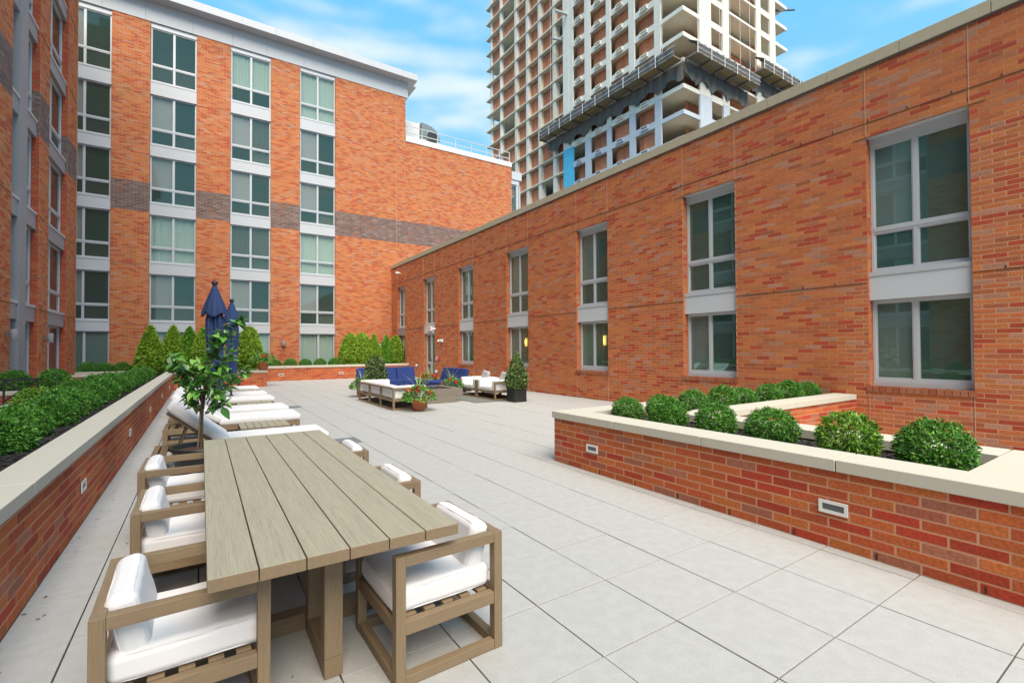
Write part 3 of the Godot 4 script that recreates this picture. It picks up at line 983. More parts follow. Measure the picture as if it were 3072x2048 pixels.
	for c in cols: bx(b, "partition", Vector3(c[1] + 0.6, 0.04, Z - 1.7), Vector3(c[1] + 0.75, 20, Z - 0.28), M.room)
	# small roof vents
	for q in [[-0.83, 0], [6.17, 1]]:
		var vt := thing("roof_vent", "small vent cap on the roof, %s" % ["above the second window column from the side wing", "above the window column next to the blank brick"][q[1]], "vent", Vector3(q[0], 20.3, Z - 0.9))
		var g := Geo.new()
		g.lathe([[0.10, 0.0], [0.10, 0.72], [0.06, 0.72]], 10)
		part(vt, "pipe", g, M.vent)
		g = Geo.new()
		g.lathe([[0.14, 0.72], [0.19, 0.80], [0.15, 0.92], [0.0, 0.98]], 10)
		part(vt, "cap", g, M.vent)
	# rooftop air unit with a curved intake
	var au := thing("rooftop_air_unit", "white rooftop air unit with grey curved intake behind the guard rail", "air unit", Vector3(0, 15.9, -34.0))
	bx(au, "casing", Vector3(12.2, 0, -2), Vector3(14.0, 3.05, 0), M.vent, 0.03)
	bx(au, "seam", Vector3(13.92, 0.0, -1.9), Vector3(14.03, 3.0, 0.012), M.steel)
	bx(au, "stand", Vector3(14.05, 0, -1.6), Vector3(15.6, 2.1, -0.05), M.vent)
	var ig := Geo.new()
	var pts := [Vector2(14.08, 3.2), Vector2(14.5, 3.16), Vector2(14.95, 3.05), Vector2(15.3, 2.82), Vector2(15.52, 2.5), Vector2(15.64, 2.1), Vector2(14.08, 2.1)]
	for q in range(1, pts.size() - 1):
		ig.tri(Vector3(pts[0].x, pts[0].y, 0.05), Vector3(pts[q + 1].x, pts[q + 1].y, 0.05), Vector3(pts[q].x, pts[q].y, 0.05))
	for q in pts.size():
		var a: Vector2 = pts[q]; var d: Vector2 = pts[(q + 1) % pts.size()]
		ig.quad(Vector3(a.x, a.y, 0.05), Vector3(d.x, d.y, 0.05), Vector3(d.x, d.y, -1.8), Vector3(a.x, a.y, -1.8))
	part(au, "intake_hood", ig, M.duct)
	var dg := Geo.new()
	var ctr := Vector3(14.95, 2.25, 0.06)
	var p0 := dg.vert(ctr + Vector3(0, 0, -0.0), Vector3(0, 0, 1), Color.WHITE)
	for q in 25:
		var a := TAU * q / 24.0
		dg.vert(ctr + Vector3(cos(a), sin(a), 0) * 0.44, Vector3(0, 0, 1), Color.WHITE)
	for q in 24: dg.face3(p0, p0 + q + 1, p0 + q + 2)
	part(au, "intake_opening", dg, M.black)
	var rg := Geo.new()
	for q in 24:
		var a := TAU * q / 24.0; var a2 := TAU * (q + 1) / 24.0
		rg.quad(ctr + Vector3(cos(a), sin(a), 0) * 0.44 + Vector3(0, 0, 0.04), ctr + Vector3(cos(a), sin(a), 0) * 0.50 + Vector3(0, 0, 0.02), ctr + Vector3(cos(a2), sin(a2), 0) * 0.50 + Vector3(0, 0, 0.02), ctr + Vector3(cos(a2), sin(a2), 0) * 0.44 + Vector3(0, 0, 0.04))
	part(au, "intake_ring", rg, M.duct)
	# wall light and louvred vent near the ground
	sconce(Vector3(4.10, 2.05, Z + 0.008), 0.0, "small grey cylinder wall light between two columns of windows")
	var lv := thing("wall_louver", "white louvered vent on the brick wall behind the evergreens", "vent", Vector3(9.15, 0.9, Z + 0.008))
	bx(lv, "frame", Vector3(0, 0, 0), Vector3(1.5, 1.2, 0.05), M.black)
	for q in 11: bx(lv, "slat", Vector3(0.03, 0.04 + q * 0.105, 0.05), Vector3(1.47, 0.095 + q * 0.105, 0.10), M.white_paint)

func sconce(at: Vector3, turn: float, label: String) -> void:
	var s := thing("wall_sconce", label, "wall light", at, turn, "")
	bx(s, "bracket", Vector3(-0.05, -0.05, 0), Vector3(0.05, 0.05, 0.09), M.steel)
	var g := Geo.new()
	g.lathe([[0.0, -0.16], [0.085, -0.16], [0.085, 0.16], [0.0, 0.16]], 14, Vector3(0, 0, 0.16))
	part(s, "shade", g, M.panel_dark)

# ------------------------------------------------------------------ the wing along the near side
func left_wing() -> void:
	var b := thing("brick_side_wing", "tall brick wing of recessed window bays with grey metal panels, beside the patios", "building")
	var X := -4.6
	var Z0 := 8.0 # near end; u runs away from it
	var L := 35.6
	var bays := [[-23.2, -25.98, 0], [-19.24, -22.0, 1], [-15.2, -17.95, 0], [-11.2, -13.95, 0], [-7.2, -9.95, 0], [-3.2, -5.95, 0], [0.8, -1.95, 0], [4.8, 2.05, 0]]
	var holes := []
	for q in bays: holes.append(Rect2(Z0 - q[0], 0.0, q[0] - q[1], 18.9))
	brick_wall(b, Vector3(X, 0, Z0), Vector3(0, 0, -1), Vector3(1, 0, 0), L, 0.0, 20.0, holes, PAL_FAR, [8.98, 10.42], 303, 0)
	# the end that faces the tall building
	bx(b, "end_wall", Vector3(-9, 0, Z0 - L - 0.2), Vector3(X - 0.01, 20.0, Z0 - L + 0.001), M.mortar)
	var jg := Geo.new()
	var ys := [[3.18, 5.72], [6.30, 8.82], [9.40, 12.0], [12.56, 15.1], [15.66, 18.8]]
	var bs := Basis(Vector3(0, 0, -1), Vector3.UP, Vector3(1, 0, 0))
	for q in bays:
		jamb(jg, Vector3(X, 0.0, q[1]), Vector3(-1, 0, 0), Vector3(0, 0, 1), 0.32, 18.9, PAL_RED, [8.98, 10.42])
		jamb(jg, Vector3(X, 0.0, q[0]), Vector3(-1, 0, 0), Vector3(0, 0, -1), 0.32, 18.9, PAL_RED, [8.98, 10.42])
		var w: float = q[0] - q[1]
		for r in 6:
			var y0: float = 0.0 if r == 0 else ys[r - 1][0]
			var y1: float = 2.62 if r == 0 else ys[r - 1][1]
			if q[2] == 0:
				if r == 0: window(b, Transform3D(bs, Vector3(X - 0.2, y0 + 0.02, q[0] - 0.01)), w - 0.02, y1 - y0 - 0.02, 0.0, 0.45, ["c", "c"], "glazed_door")
				else: window(b, Transform3D(bs, Vector3(X - 0.2, y0, q[0] - 0.01)), w - 0.02, y1 - y0, (y1 - y0) * 0.3, 0.45, ["c", "c", "k", "c"])
			else: # a metal pier between two narrow windows
				window(b, Transform3D(bs, Vector3(X - 0.2, y0 + 0.02, q[0] - 0.01)), 0.85, y1 - y0 - 0.02, 0.0, 0.5, ["c", "k"])
				window(b, Transform3D(bs, Vector3(X - 0.2, y0 + 0.02, q[1] + 1.21)), 1.20, y1 - y0 - 0.02, (y1 - y0) * 0.28 if r > 0 else 0.0, 0.5, ["c", "c", "c", "c"])
			if r > 0:
				var pb: float = 2.62 if r == 1 else ys[r - 2][1]
				bx(b, "spandrel_panel", Vector3(X - 0.30, pb, q[1] + 0.01), Vector3(X - 0.07, y0 - 0.08, q[0] - 0.01), M.panel_dark)
				bx(b, "sill", Vector3(X - 0.30, y0 - 0.08, q[1] + 0.008), Vector3(X - 0.04, y0, q[0] - 0.008), M.alu)
		if q[2] == 1: bx(b, "metal_pier", Vector3(X - 0.30, 0.0, q[1] + 1.22), Vector3(X - 0.02, 18.9, q[1] + 1.88), M.panel_dark)
		bx(b, "window_head", Vector3(X - 0.30, 18.8, q[1] + 0.01), Vector3(X - 0.1, 18.9, q[0] - 0.01), M.alu)
	part(b, "brick_return", jg, M.brick)
	for y in [3.05, 6.2, 12.45, 15.5]:
		var prev := -27.58
		for q in bays:
			bx(b, "steel_angle", Vector3(X - 0.003, y, prev), Vector3(X + 0.013, y + 0.012, q[1] - 0.004), M.rust)
			prev = q[0] + 0.004
	bx(b, "cornice", Vector3(X - 0.3, 20.0, -27.9), Vector3(X + 0.5, 20.5, 8.3), M.panel_light)
	bx(b, "roof", Vector3(-9, 19.8, -27.6), Vector3(X - 0.32, 20.1, 8), M.roof)
	bx(b, "room_wall", Vector3(-6.2, 0, -27.4), Vector3(-6.0, 19.8, 8), M.room)
	for r in 6:
		var y: float = [0.0, 2.66, 5.76, 8.86, 12.05, 15.15][r]
		bx(b, "floor_slab", Vector3(-6.0, y, -27.4), Vector3(X - 0.34, y + (0.02 if r == 0 else 0.4), 8), M.room)
	for q in bays: bx(b, "partition", Vector3(-6.0, 0.02, q[0] + 0.5), Vector3(X - 0.34, 19.8, q[0] + 0.65), M.room)
	sconce(Vector3(X + 0.008, 2.12, -18.9), PI / 2, "grey cylinder wall light on the side wing beside the metal pier bay")
	sconce(Vector3(X + 0.008, 2.12, -22.75), PI / 2, "grey cylinder wall light on the side wing between two bays")

# ------------------------------------------------------------------ planters
func mulch(parent: Node, lo: Vector3, hi: Vector3, y: float, chips: int, sd: int) -> void:
	rng.seed = sd
	bx(parent, "soil", Vector3(lo.x, 0.0, lo.z), Vector3(hi.x, y, hi.z), M.soil)
	if chips == 0: return
	var g := Geo.new()
	for i in chips:
		var p := Vector3(rng.randf_range(lo.x + 0.03, hi.x - 0.03), y + rng.randf_range(0.0, 0.018), rng.randf_range(lo.z + 0.03, hi.z - 0.03))
		var bs := Basis(Vector3.UP, rng.randf() * TAU) * Basis(Vector3(1, 0, 0), rng.randf_range(-0.5, 0.5)) * Basis(Vector3(0, 0, 1), rng.randf_range(-0.4, 0.4))
		var k := rng.randf_range(0.02, 0.075)
		g.obox(Transform3D(bs, p), Vector3(rng.randf_range(0.025, 0.07), 0.006, rng.randf_range(0.008, 0.018)), Color(k, k * 0.92, k * 0.9))
	var o := part(parent, "mulch_chips", g, M.mulch)
	o.set_meta("kind", "stuff")

func step_light(parent: Node, at: Vector3, u: Vector3, nrm: Vector3, w := 0.215, h := 0.105) -> void:
	var o := node(parent, "step_light", Transform3D(Basis(u, Vector3.UP, nrm), at))
	var g := Geo.new()
	var a := 0.026
	g.box(Vector3(-w / 2, -h / 2, 0), Vector3(w / 2, -h / 2 + a, 0.012)); g.box(Vector3(-w / 2, h / 2 - a, 0), Vector3(w / 2, h / 2, 0.012))
	g.box(Vector3(-w / 2, -h / 2 + a, 0), Vector3(-w / 2 + a, h / 2 - a, 0.012)); g.box(Vector3(w / 2 - a, -h / 2 + a, 0), Vector3(w / 2, h / 2 - a, 0.012))
	part(o, "frame", g, M.light_frame)
	bx(o, "lens", Vector3(-w / 2 + a, -h / 2 + a, 0), Vector3(w / 2 - a, h / 2 - a, 0.004), M.lens)

func front_planter() -> void:
	var p := thing("corner_planter", "L-shaped brick planter with stone coping reaching to the two-storey wing", "planter")
	var T := 0.735; var B := 0.637
	# the arm beside the open paving
	brick_wall(p, Vector3(4.38, 0, -5.53), Vector3(0, 0, 1), Vector3(-1, 0, 0), 6.2, 0.0, B, [], PAL_LOW, [], 401, 300)
	brick_wall(p, Vector3(10.73, 0, -5.53), Vector3(-1, 0, 0), Vector3(0, 0, -1), 6.35, 0.0, B, [], PAL_LOW, [], 402, 0)
	brick_wall(p, Vector3(6.05, 0, -4.08), Vector3(1, 0, 0), Vector3(0, 0, 1), 4.7, 0.0, B, [], PAL_LOW, [], 403, 0)
	brick_wall(p, Vector3(6.05, 0, 0.67), Vector3(0, 0, -1), Vector3(1, 0, 0), 4.75, 0.0, B, [], PAL_LOW, [], 404, 0)
	brick_wall(p, Vector3(4.38, 0, 0.67), Vector3(1, 0, 0), Vector3(0, 0, 1), 1.67, 0.0, B, [], PAL_LOW, [], 405, 0)
	# inner faces of the walls
	for q in [[4.42, 4.72, -5.49, 0.63], [5.70, 6.02, -4.40, 0.63]]:
		bx(p, "wall_core", Vector3(q[0], 0, q[2]), Vector3(q[1], B - 0.004, q[3]), M.mortar)
	bx(p, "wall_core", Vector3(4.73, 0, -5.49), Vector3(10.72, B - 0.004, -5.18), M.mortar)
	bx(p, "wall_core", Vector3(6.03, 0, -4.40), Vector3(10.72, B - 0.004, -4.12), M.mortar)
	bx(p, "wall_core", Vector3(4.73, 0, -1.06), Vector3(5.69, B - 0.004, 0.63), M.mortar)
	mulch(p, Vector3(4.73, 0, -5.17), Vector3(5.69, 0, -1.07), 0.60, 9000, 51)
	mulch(p, Vector3(5.70, 0, -5.17), Vector3(10.72, 0, -4.41), 0.60, 4000, 52)
	coping_run(p, Vector3(4.35, B, -5.56), Vector3(4.76, T, 0.70), 1.25, M.coping)
	coping_run(p, Vector3(5.66, B, -4.38), Vector3(6.08, T, -1.10), 1.1, M.coping)
	coping_run(p, Vector3(4.765, B, -1.095), Vector3(6.08, T, 0.70), 0.9, M.coping)
	coping_run(p, Vector3(4.765, B, -5.56), Vector3(10.735, T, -5.16), 1.2, M.coping)
	coping_run(p, Vector3(6.085, B, -4.44), Vector3(10.735, T, -4.05), 1.2, M.coping)
	for z in [-4.715, -1.83]: step_light(p, Vector3(4.372, 0.32 if z < -3 else 0.333, z), Vector3(0, 0, 1), Vector3(-1, 0, 0))
	var z := -5.2
	while z < 0.5:
		bx(p, "weep_hole", Vector3(4.373, 0.012, z), Vector3(4.385, 0.062, z + 0.010), M.black)
		z += 0.61

func shrub_planter() -> void:
	var p := thing("long_planter", "long low brick planter with pale stone coping running behind the loungers", "planter")
	var X := -0.955
	brick_wall(p, Vector3(X, 0, 3.0), Vector3(0, 0, -1), Vector3(1, 0, 0), 27.2, 0.0, 0.69, [], PAL_LOW, [], 501, 300)
	bx(p, "wall_core", Vector3(-1.19, 0, -24.2), Vector3(X - 0.02, 0.686, 3.0), M.mortar)
	coping_run(p, Vector3(-1.22, 0.69, -24.15), Vector3(-0.925, 0.785, 3.0), 1.22, M.coping)
	mulch(p, Vector3(-2.45, 0, -24.2), Vector3(-1.20, 0, 3.0), 0.66, 9000, 53)
	bx(p, "rear_wall", Vector3(-2.66, 0, -24.2), Vector3(-2.47, 0.69, 3.0), M.mortar)
	coping_run(p, Vector3(-2.70, 0.69, -24.15), Vector3(-2.42, 0.785, 3.0), 1.22, M.coping)
	for z in [-6.1, -9.65, -13.2, -16.95, -20.7]: step_light(p, Vector3(X + 0.008, 0.36, z), Vector3(0, 0, -1), Vector3(1, 0, 0), 0.2, 0.105)
	# low walls between the patios
	var k := 0
	for z in [-16.4, -26.0]:
		var w := thing("patio_wall", ["low brick patio wall with stone coping behind the black metal chair", "low brick patio wall with stone coping near the tall building"][k], "wall")
		brick_wall(w, Vector3(-4.58, 0, z), Vector3(1, 0, 0), Vector3(0, 0, 1), 1.85, 0.0, 0.58, [], PAL_LOW, [], 510 + k, 0)
		bx(w, "wall_core", Vector3(-4.58, 0, z - 0.25), Vector3(-2.73, 0.58, z - 0.01), M.mortar)
		if k == 0: bx(w, "soil", Vector3(-4.58, 0, z - 1.3), Vector3(-2.73, 0.60, z - 0.26), M.soil)
		bx(w, "coping_stone", Vector3(-4.58, 0.58, z - 0.28), Vector3(-2.72, 0.67, z + 0.03), M.coping, 0.006)
		k += 1
	# black metal patio chair with crossed back bars
	var c := thing("patio_chair", "black metal chair with crossed back bars on the side patio", "chair", Vector3(-3.55, 0, -15.6), 0.15)
	for q in [[-0.28, 0.0], [0.28, 0.0]]:
		bx(c, "back_leg", Vector3(q[0] - 0.02, 0, -0.27), Vector3(q[0] + 0.02, 0.98, -0.23), M.black)
		bx(c, "front_leg", Vector3(q[0] - 0.02, 0, 0.23), Vector3(q[0] + 0.02, 0.44, 0.27), M.black)
	bx(c, "seat", Vector3(-0.28, 0.42, -0.25), Vector3(0.28, 0.46, 0.27), M.black, 0.01)
	bx(c, "top_rail", Vector3(-0.32, 0.96, -0.275), Vector3(0.32, 1.01, -0.225), M.black)
	var g := Geo.new()
	g.tube(Vector3(-0.26, 0.5, -0.25), Vector3(0.26, 0.95, -0.25), 0.018, 0.018, 6)
	part(c, "cross_bar", g, M.black)
	g = Geo.new()
	g.tube(Vector3(0.26, 0.5, -0.25), Vector3(-0.26, 0.95, -0.25), 0.018, 0.018, 6)
	part(c, "cross_bar", g, M.black)

func back_planters() -> void:
	var p := thing("end_planter", "brick planter along the tall building, stepped forward beside the loungers", "planter")
	brick_wall(p, Vector3(2.50, 0, -28.0), Vector3(1, 0, 0), Vector3(0, 0, 1), 8.24, 0.0, 0.68, [], PAL_LOW, [], 601, 0)
	brick_wall(p, Vector3(-0.95, 0, -24.2), Vector3(1, 0, 0), Vector3(0, 0, 1), 3.45, 0.0, 0.64, [], PAL_LOW, [], 602, 0)
	brick_wall(p, Vector3(2.50, 0, -24.2), Vector3(0, 0, -1), Vector3(1, 0, 0), 3.8, 0.0, 0.64, [], PAL_LOW, [], 603, 0)
	bx(p, "wall_core", Vector3(-0.95, 0, -24.5), Vector3(2.47, 0.64, -24.22), M.mortar)
	bx(p, "wall_core", Vector3(2.2, 0, -28.3), Vector3(2.47, 0.64, -24.51), M.mortar)
	bx(p, "wall_core", Vector3(2.48, 0, -28.3), Vector3(10.72, 0.68, -28.02), M.mortar)
	coping_run(p, Vector3(2.56, 0.68, -28.33), Vector3(10.74, 0.80, -27.96), 1.22, M.coping)
	coping_run(p, Vector3(-0.92, 0.64, -24.53), Vector3(2.54, 0.745, -24.16), 1.15, M.coping)
	coping_run(p, Vector3(2.18, 0.64, -28.30), Vector3(2.54, 0.745, -24.535), 1.2, M.coping)
	mulch(p, Vector3(2.55, 0, -31.18), Vector3(10.7, 0, -28.31), 0.66, 0, 54)
	mulch(p, Vector3(-2.6, 0, -31.18), Vector3(2.19, 0, -24.52), 0.62, 0, 55)
	for x in [3.58, 6.69]: step_light(p, Vector3(x, 0.33, -27.992), Vector3(1, 0, 0), Vector3(0, 0, 1), 0.24, 0.12)
	# planter in front of the ground floor blinds by the side wing
	var q := thing("low_planter", "low brick planter with coping below the ground floor blinds by the side wing", "planter")
	brick_wall(q, Vector3(-4.58, 0, -27.5), Vector3(1, 0, 0), Vector3(0, 0, 1), 1.95, 0.0, 0.62, [], PAL_LOW, [], 604, 0)
	bx(q, "wall_core", Vector3(-5.9, 0, -27.8), Vector3(-2.63, 0.62, -27.52), M.mortar)
	mulch(q, Vector3(-5.9, 0, -31.18), Vector3(-2.63, 0, -27.81), 0.62, 0, 56)
	coping_run(q, Vector3(-4.58, 0.62, -27.83), Vector3(-2.6, 0.73, -27.46), 1.0, M.coping)

# ------------------------------------------------------------------ unfinished tower behind the wing
func sheet(g: Geo, a: Vector3, b: Vector3, h0: float, h1: float, out: Vector3, amp: float, col: Color, ragged := 0.0) -> void: # a hanging wavy sheet from a to b
	var n := int(clampf(a.distance_to(b) / 0.45, 4, 60))
	var pt := []
	for i in n + 1:
		var t := float(i) / n
		var w := out * amp * (sin(i * 1.9 + a.z) + 0.5 * sin(i * 4.1 + a.y))
		pt.append([a.lerp(b, t) + w + Vector3(0, h0 - ragged * (0.5 + 0.5 * sin(i * 0.83 + a.x)) * (1.0 + 0.4 * sin(i * 2.7)), 0), a.lerp(b, t) + w * 0.4 + Vector3(0, h1 + ragged * 0.12 * sin(i * 1.1), 0)])
	for i in n:
		g.quad(pt[i][0], pt[i + 1][0], pt[i + 1][1], pt[i][1], col)

func tower() -> void:
	var t := thing("unfinished_tower", "concrete tower under construction with open floors and orange tarps behind the brick wing", "tower")
	rng.seed = 900
	var X := 48.5; var Z := -35.9
	var pale := Color(0.78, 0.75, 0.67); var raw := Color(0.74, 0.695, 0.575); var grey := Color(0.52, 0.57, 0.64)
	var piers_z := [[-58.2, -55.8], [-53.1, -51.9], [-48.56, -47.7], [-44.3, -43.3], [-40.0, -39.0]]
	var piers_x := [[51.5, 53.9], [56.4, 57.8], [64.4, 65.5], [67.9, 69.4]]
	var oz := [[-55.8, -53.1], [-51.9, -48.56], [-47.7, -44.3], [-43.3, -40.0]]
	var ox := [[53.9, 56.4], [57.8, 64.4], [65.5, 67.9]]
	var cb := func(called, lo, hi, c):
		var g := Geo.new()
		g.box(lo, hi, c)
		return part(t, called, g, M.concrete)
	for k in range(0, 25):
		var y := 1.85 + 3.15 * k
		cb.call("floor_slab", Vector3(X, y - 0.24, -83.0), Vector3(69.4, y, Z), raw)
		if k > 3: cb.call("balcony_slab", Vector3(69.405, y - 0.22, -43), Vector3(72.7, y, Z), raw)
	cb.call("core", Vector3(56, 0, -76), Vector3(66, 77, -46), Color(0.36, 0.34, 0.30))
	for q in piers_z:
		cb.call("pier", Vector3(X - 0.25, 0, q[0]), Vector3(X - 0.01, 33.2, q[1]), Color(0.10, 0.52, 0.78) if q[0] < -58 else grey)
		cb.call("pier", Vector3(X - 0.25, 33.205, q[0]), Vector3(X - 0.01, 77, q[1]), pale)
	for q in piers_x:
		cb.call("pier", Vector3(q[0], 0, Z + 0.01), Vector3(q[1], 33.2, Z + 0.25), grey)
		cb.call("pier", Vector3(q[0], 33.205, Z + 0.01), Vector3(q[1], 77, Z + 0.25), pale)
	for k in range(5, 24):
		var y := 1.85 + 3.15 * k
		var c := grey if y < 33.2 else pale
		# open frame at the far end
		for z in [-60.96, -65.0, -68.64, -72.33]:
			cb.call("column", Vector3(X + 0.12, y, z - 0.38), Vector3(X + 1.15, y + 2.905, z + 0.38), raw if rng.randf() < 0.6 else pale)
		for q in [[-77.9, 0.5], [-81.7, 0.36]]:
			var g := Geo.new()
			g.lathe([[q[1], 0], [q[1], 2.905]], 14, Vector3(X + 0.7, y, q[0]), pale)
			part(t, "round_column", g, M.concrete)
		# spandrels and little ledges between the piers
		for q in oz:
			cb.call("spandrel", Vector3(X - 0.2, y - 0.42, q[0] + 0.004), Vector3(X - 0.012, y + 0.42, q[1] - 0.004), c)
			var zm: float = (q[0] + q[1]) * 0.5
			var g := Geo.new()
			g.box(Vector3(X - 0.42, y - 0.14, zm - 0.62), Vector3(X - 0.205, y - 0.02, zm + 0.62), c); g.box(Vector3(X - 0.42, y + 0.26, zm - 0.62), Vector3(X - 0.205, y + 0.38, zm + 0.62), c)
			g.box(Vector3(X - 0.42, y - 0.02, zm - 0.62), Vector3(X - 0.205, y + 0.26, zm - 0.50), c); g.box(Vector3(X - 0.42, y - 0.02, zm + 0.50), Vector3(X - 0.205, y + 0.26, zm + 0.62), c)
			part(t, "ledge_bracket", g, M.concrete)
		for q in ox:
			var thin: bool = q[1] - q[0] > 4
			cb.call("spandrel", Vector3(q[0] + 0.004, y - (0.26 if thin else 0.42), Z + 0.012), Vector3(q[1] - 0.004, y + (0.05 if thin else 0.42), Z + 0.2), c)
		# corner balcony: a thick white edge with a raised lip
		cb.call("balcony_edge", Vector3(X - 0.22, y - 0.36, -39.0), Vector3(X - 0.005, y + 0.16, Z + 0.005), c)
		cb.call("balcony_edge", Vector3(X - 0.22, y - 0.36, Z + 0.006), Vector3(51.5, y + 0.16, Z + 0.22), c)
		cb.call("balcony_edge", Vector3(69.42, y - 0.30, Z + 0.004), Vector3(72.75, y + 0.18, Z + 0.2), c)
		if k == 10:
			pass
		# orange sheeting hung inside the floors
		for q in [[-82.4, -78.2], [-77.4, -72.7], [-72.0, -69.0], [-68.3, -65.4], [-64.6, -61.4], [-60.5, -58.3], [-55.8, -53.1], [-51.9, -48.6], [-47.7, -44.3], [-43.3, -40.0]]:
			if rng.randf() < 0.10: continue
			var g := Geo.new()
			var tn := rng.randf_range(0.75, 1.15)
			var inset := X + (0.75 if q[0] < -58 else 0.6) + rng.randf_range(-0.1, 0.2)
			sheet(g, Vector3(inset, y, q[0]), Vector3(inset, y, q[1]), 0.0, 2.9 * rng.randf_range(0.88, 1.0), Vector3(1, 0, 0), 0.10, Color(0.70 * tn, 0.25 * tn, 0.12 * tn))
			part(t, "tarp", g, M.tarp)
		for q in [[51.0, 53.9], [53.9, 56.4], [57.8, 64.4], [65.5, 67.9]]:
			var g := Geo.new()
			var tn := rng.randf_range(0.75, 1.1)
			sheet(g, Vector3(q[0], y, Z - 1.6), Vector3(q[1], y, Z - 1.6), 0.0, 2.9 * rng.randf_range(0.7, 1.0), Vector3(0, 0, 1), 0.1, Color(0.66 * tn, 0.24 * tn, 0.13 * tn))
			part(t, "tarp", g, M.tarp)
		var g2 := Geo.new()
		sheet(g2, Vector3(X + 2.4, y, -39.0), Vector3(X + 2.6, y, Z - 2.4), 0.0, rng.randf_range(1.2, 2.0), Vector3(1, 0, 0), 0.1, Color(0.46, 0.15, 0.085))
		part(t, "tarp", g2, M.tarp)
	# pipes that stick out of the floors
	for q in [[47.6, -58.9, 51.3], [46.9, -57.2, 54.4], [46.4, -51.5, 57.6]]:
		var g := Geo.new()
		g.tube(Vector3(X + 1.5, q[2] + 0.5, q[1]), Vector3(q[0] - 0.9, q[2], q[1]), 0.22, 0.22, 10, Color(0.5, 0.55, 0.58))
		part(t, "outrigger_pipe", g, M.concrete)
	for q in [[51.4, 0.0], [54.2, 0.4]]:
		var g := Geo.new()
		g.tube(Vector3(70, q[0], Z - 1), Vector3(75.5, q[0] + 1.8, Z + q[1]), 0.13, 0.13, 8, Color(0.12, 0.13, 0.15))
		part(t, "outrigger_beam", g, M.concrete)
	# hanging scaffolds with dark netting
	scaffold("netted_scaffold", "long hanging scaffold with dark netting along the broad side of the unfinished tower", Vector3(X - 0.6, 36.0, -62.0), Vector3(X - 0.6, 36.0, Z + 0.4), Vector3(-1, 0, 0), 34)
	scaffold("netted_scaffold", "hanging scaffold with ochre planks around the corner of the unfinished tower", Vector3(X - 0.3, 36.2, Z + 0.6), Vector3(61.6, 36.2, Z + 0.6), Vector3(0, 0, 1), 35)
	scaffold("netted_scaffold", "netted hanging scaffold beside the balconies of the unfinished tower", Vector3(62.6, 39.0, Z + 0.6), Vector3(74.5, 39.0, Z + 0.6), Vector3(0, 0, 1), 36)

func scaffold(called: String, label: String, a: Vector3, b: Vector3, out: Vector3, sd: int) -> void:
	var s := thing(called, label, "scaffold", Vector3.ZERO, 0.0, "hanging scaffolds on the tower")
	rng.seed = sd
	var d := (b - a).normalized()
	var L := a.distance_to(b)
	var n := int(round(L / 2.6))
	for i in n:
		var p := a + d * (L * i / n)
		var q := a + d * (L * (i + 1) / n - 0.06)
		for k in 3:
			var g := Geo.new()
			var o0 := out * (0.1 + 0.52 * k)
			var lo := p + o0; var hi := q + o0 + out * 0.48 + Vector3(0, 0.12, 0)
			g.box(Vector3(minf(lo.x, hi.x), minf(lo.y, hi.y), minf(lo.z, hi.z)), Vector3(maxf(lo.x, hi.x), maxf(lo.y, hi.y), maxf(lo.z, hi.z)))
			part(s, "plank", g, M.plank_yellow if rng.randf() < 0.35 else M.greywood)
		var tg := Geo.new()
		tg.obox(Transform3D(Basis(), p + out * 0.8 + Vector3(0, -0.1, 0)), (out.abs() * 1.7 + d.abs() * 0.12) + Vector3(0, 0.14, 0))
		part(s, "bearer", tg, M.steel)
		tg = Geo.new()
		tg.tube(p + out * 1.68 + Vector3(0, -0.15, 0), p + out * 1.68 + Vector3(0, 1.3, 0), 0.05, 0.05, 6)
		part(s, "post", tg, M.white_paint)
	for y in [0.5, 1.1]:
		var g := Geo.new()
		g.tube(a + out * 1.7 + Vector3(0, y, 0), b + out * 1.7 + Vector3(0, y, 0), 0.03, 0.03, 6)
		part(s, "rail", g, M.white_paint)
	var ng := Geo.new()
	sheet(ng, a + out * 1.6, b + out * 1.6, -0.02, 1.25, out, 0.07, Color.WHITE)
	sheet(ng, a + out * 1.6 + Vector3(0, 1.25, 0), b + out * 1.6 + Vector3(0, 1.25, 0), 0.0, 0.0, out, 0.0, Color.WHITE)
	# netting drawn back to the building above
	var m := 40
	for i in m:
		var p0 := a + d * (L * i / m); var p1 := a + d * (L * (i + 1) / m)
		var w0 := 0.12 * sin(i * 1.7); var w1 := 0.12 * sin((i + 1) * 1.7)
		ng.quad(p0 + out * 1.6 + Vector3(0, 1.25 + w0, 0), p1 + out * 1.6 + Vector3(0, 1.25 + w1, 0), p1 + out * 0.05 + Vector3(0, 2.35 + w1, 0), p0 + out * 0.05 + Vector3(0, 2.35 + w0, 0))
	part(s, "netting", ng, M.net)
	var sk := Geo.new()
	sheet(sk, a + out * -0.15 + Vector3(0, -1.5, 0), b + out * -0.15 + Vector3(0, -1.5, 0), 0.0, 1.45, out, 0.10, Color.WHITE, 0.8)
	part(s, "skirt_netting", sk, M.net)
	for i in (6 if a.x < 60 else 0): # hoist lines
		var p := a + d * (L * (i + 0.5) / 6.0) + out * 0.9
		var g := Geo.new()
		g.tube(p + Vector3(0, 1.3, 0), p + Vector3(0, 40, 0), 0.022, 0.022, 4)
		part(s, "hoist_line", g, M.white_paint)

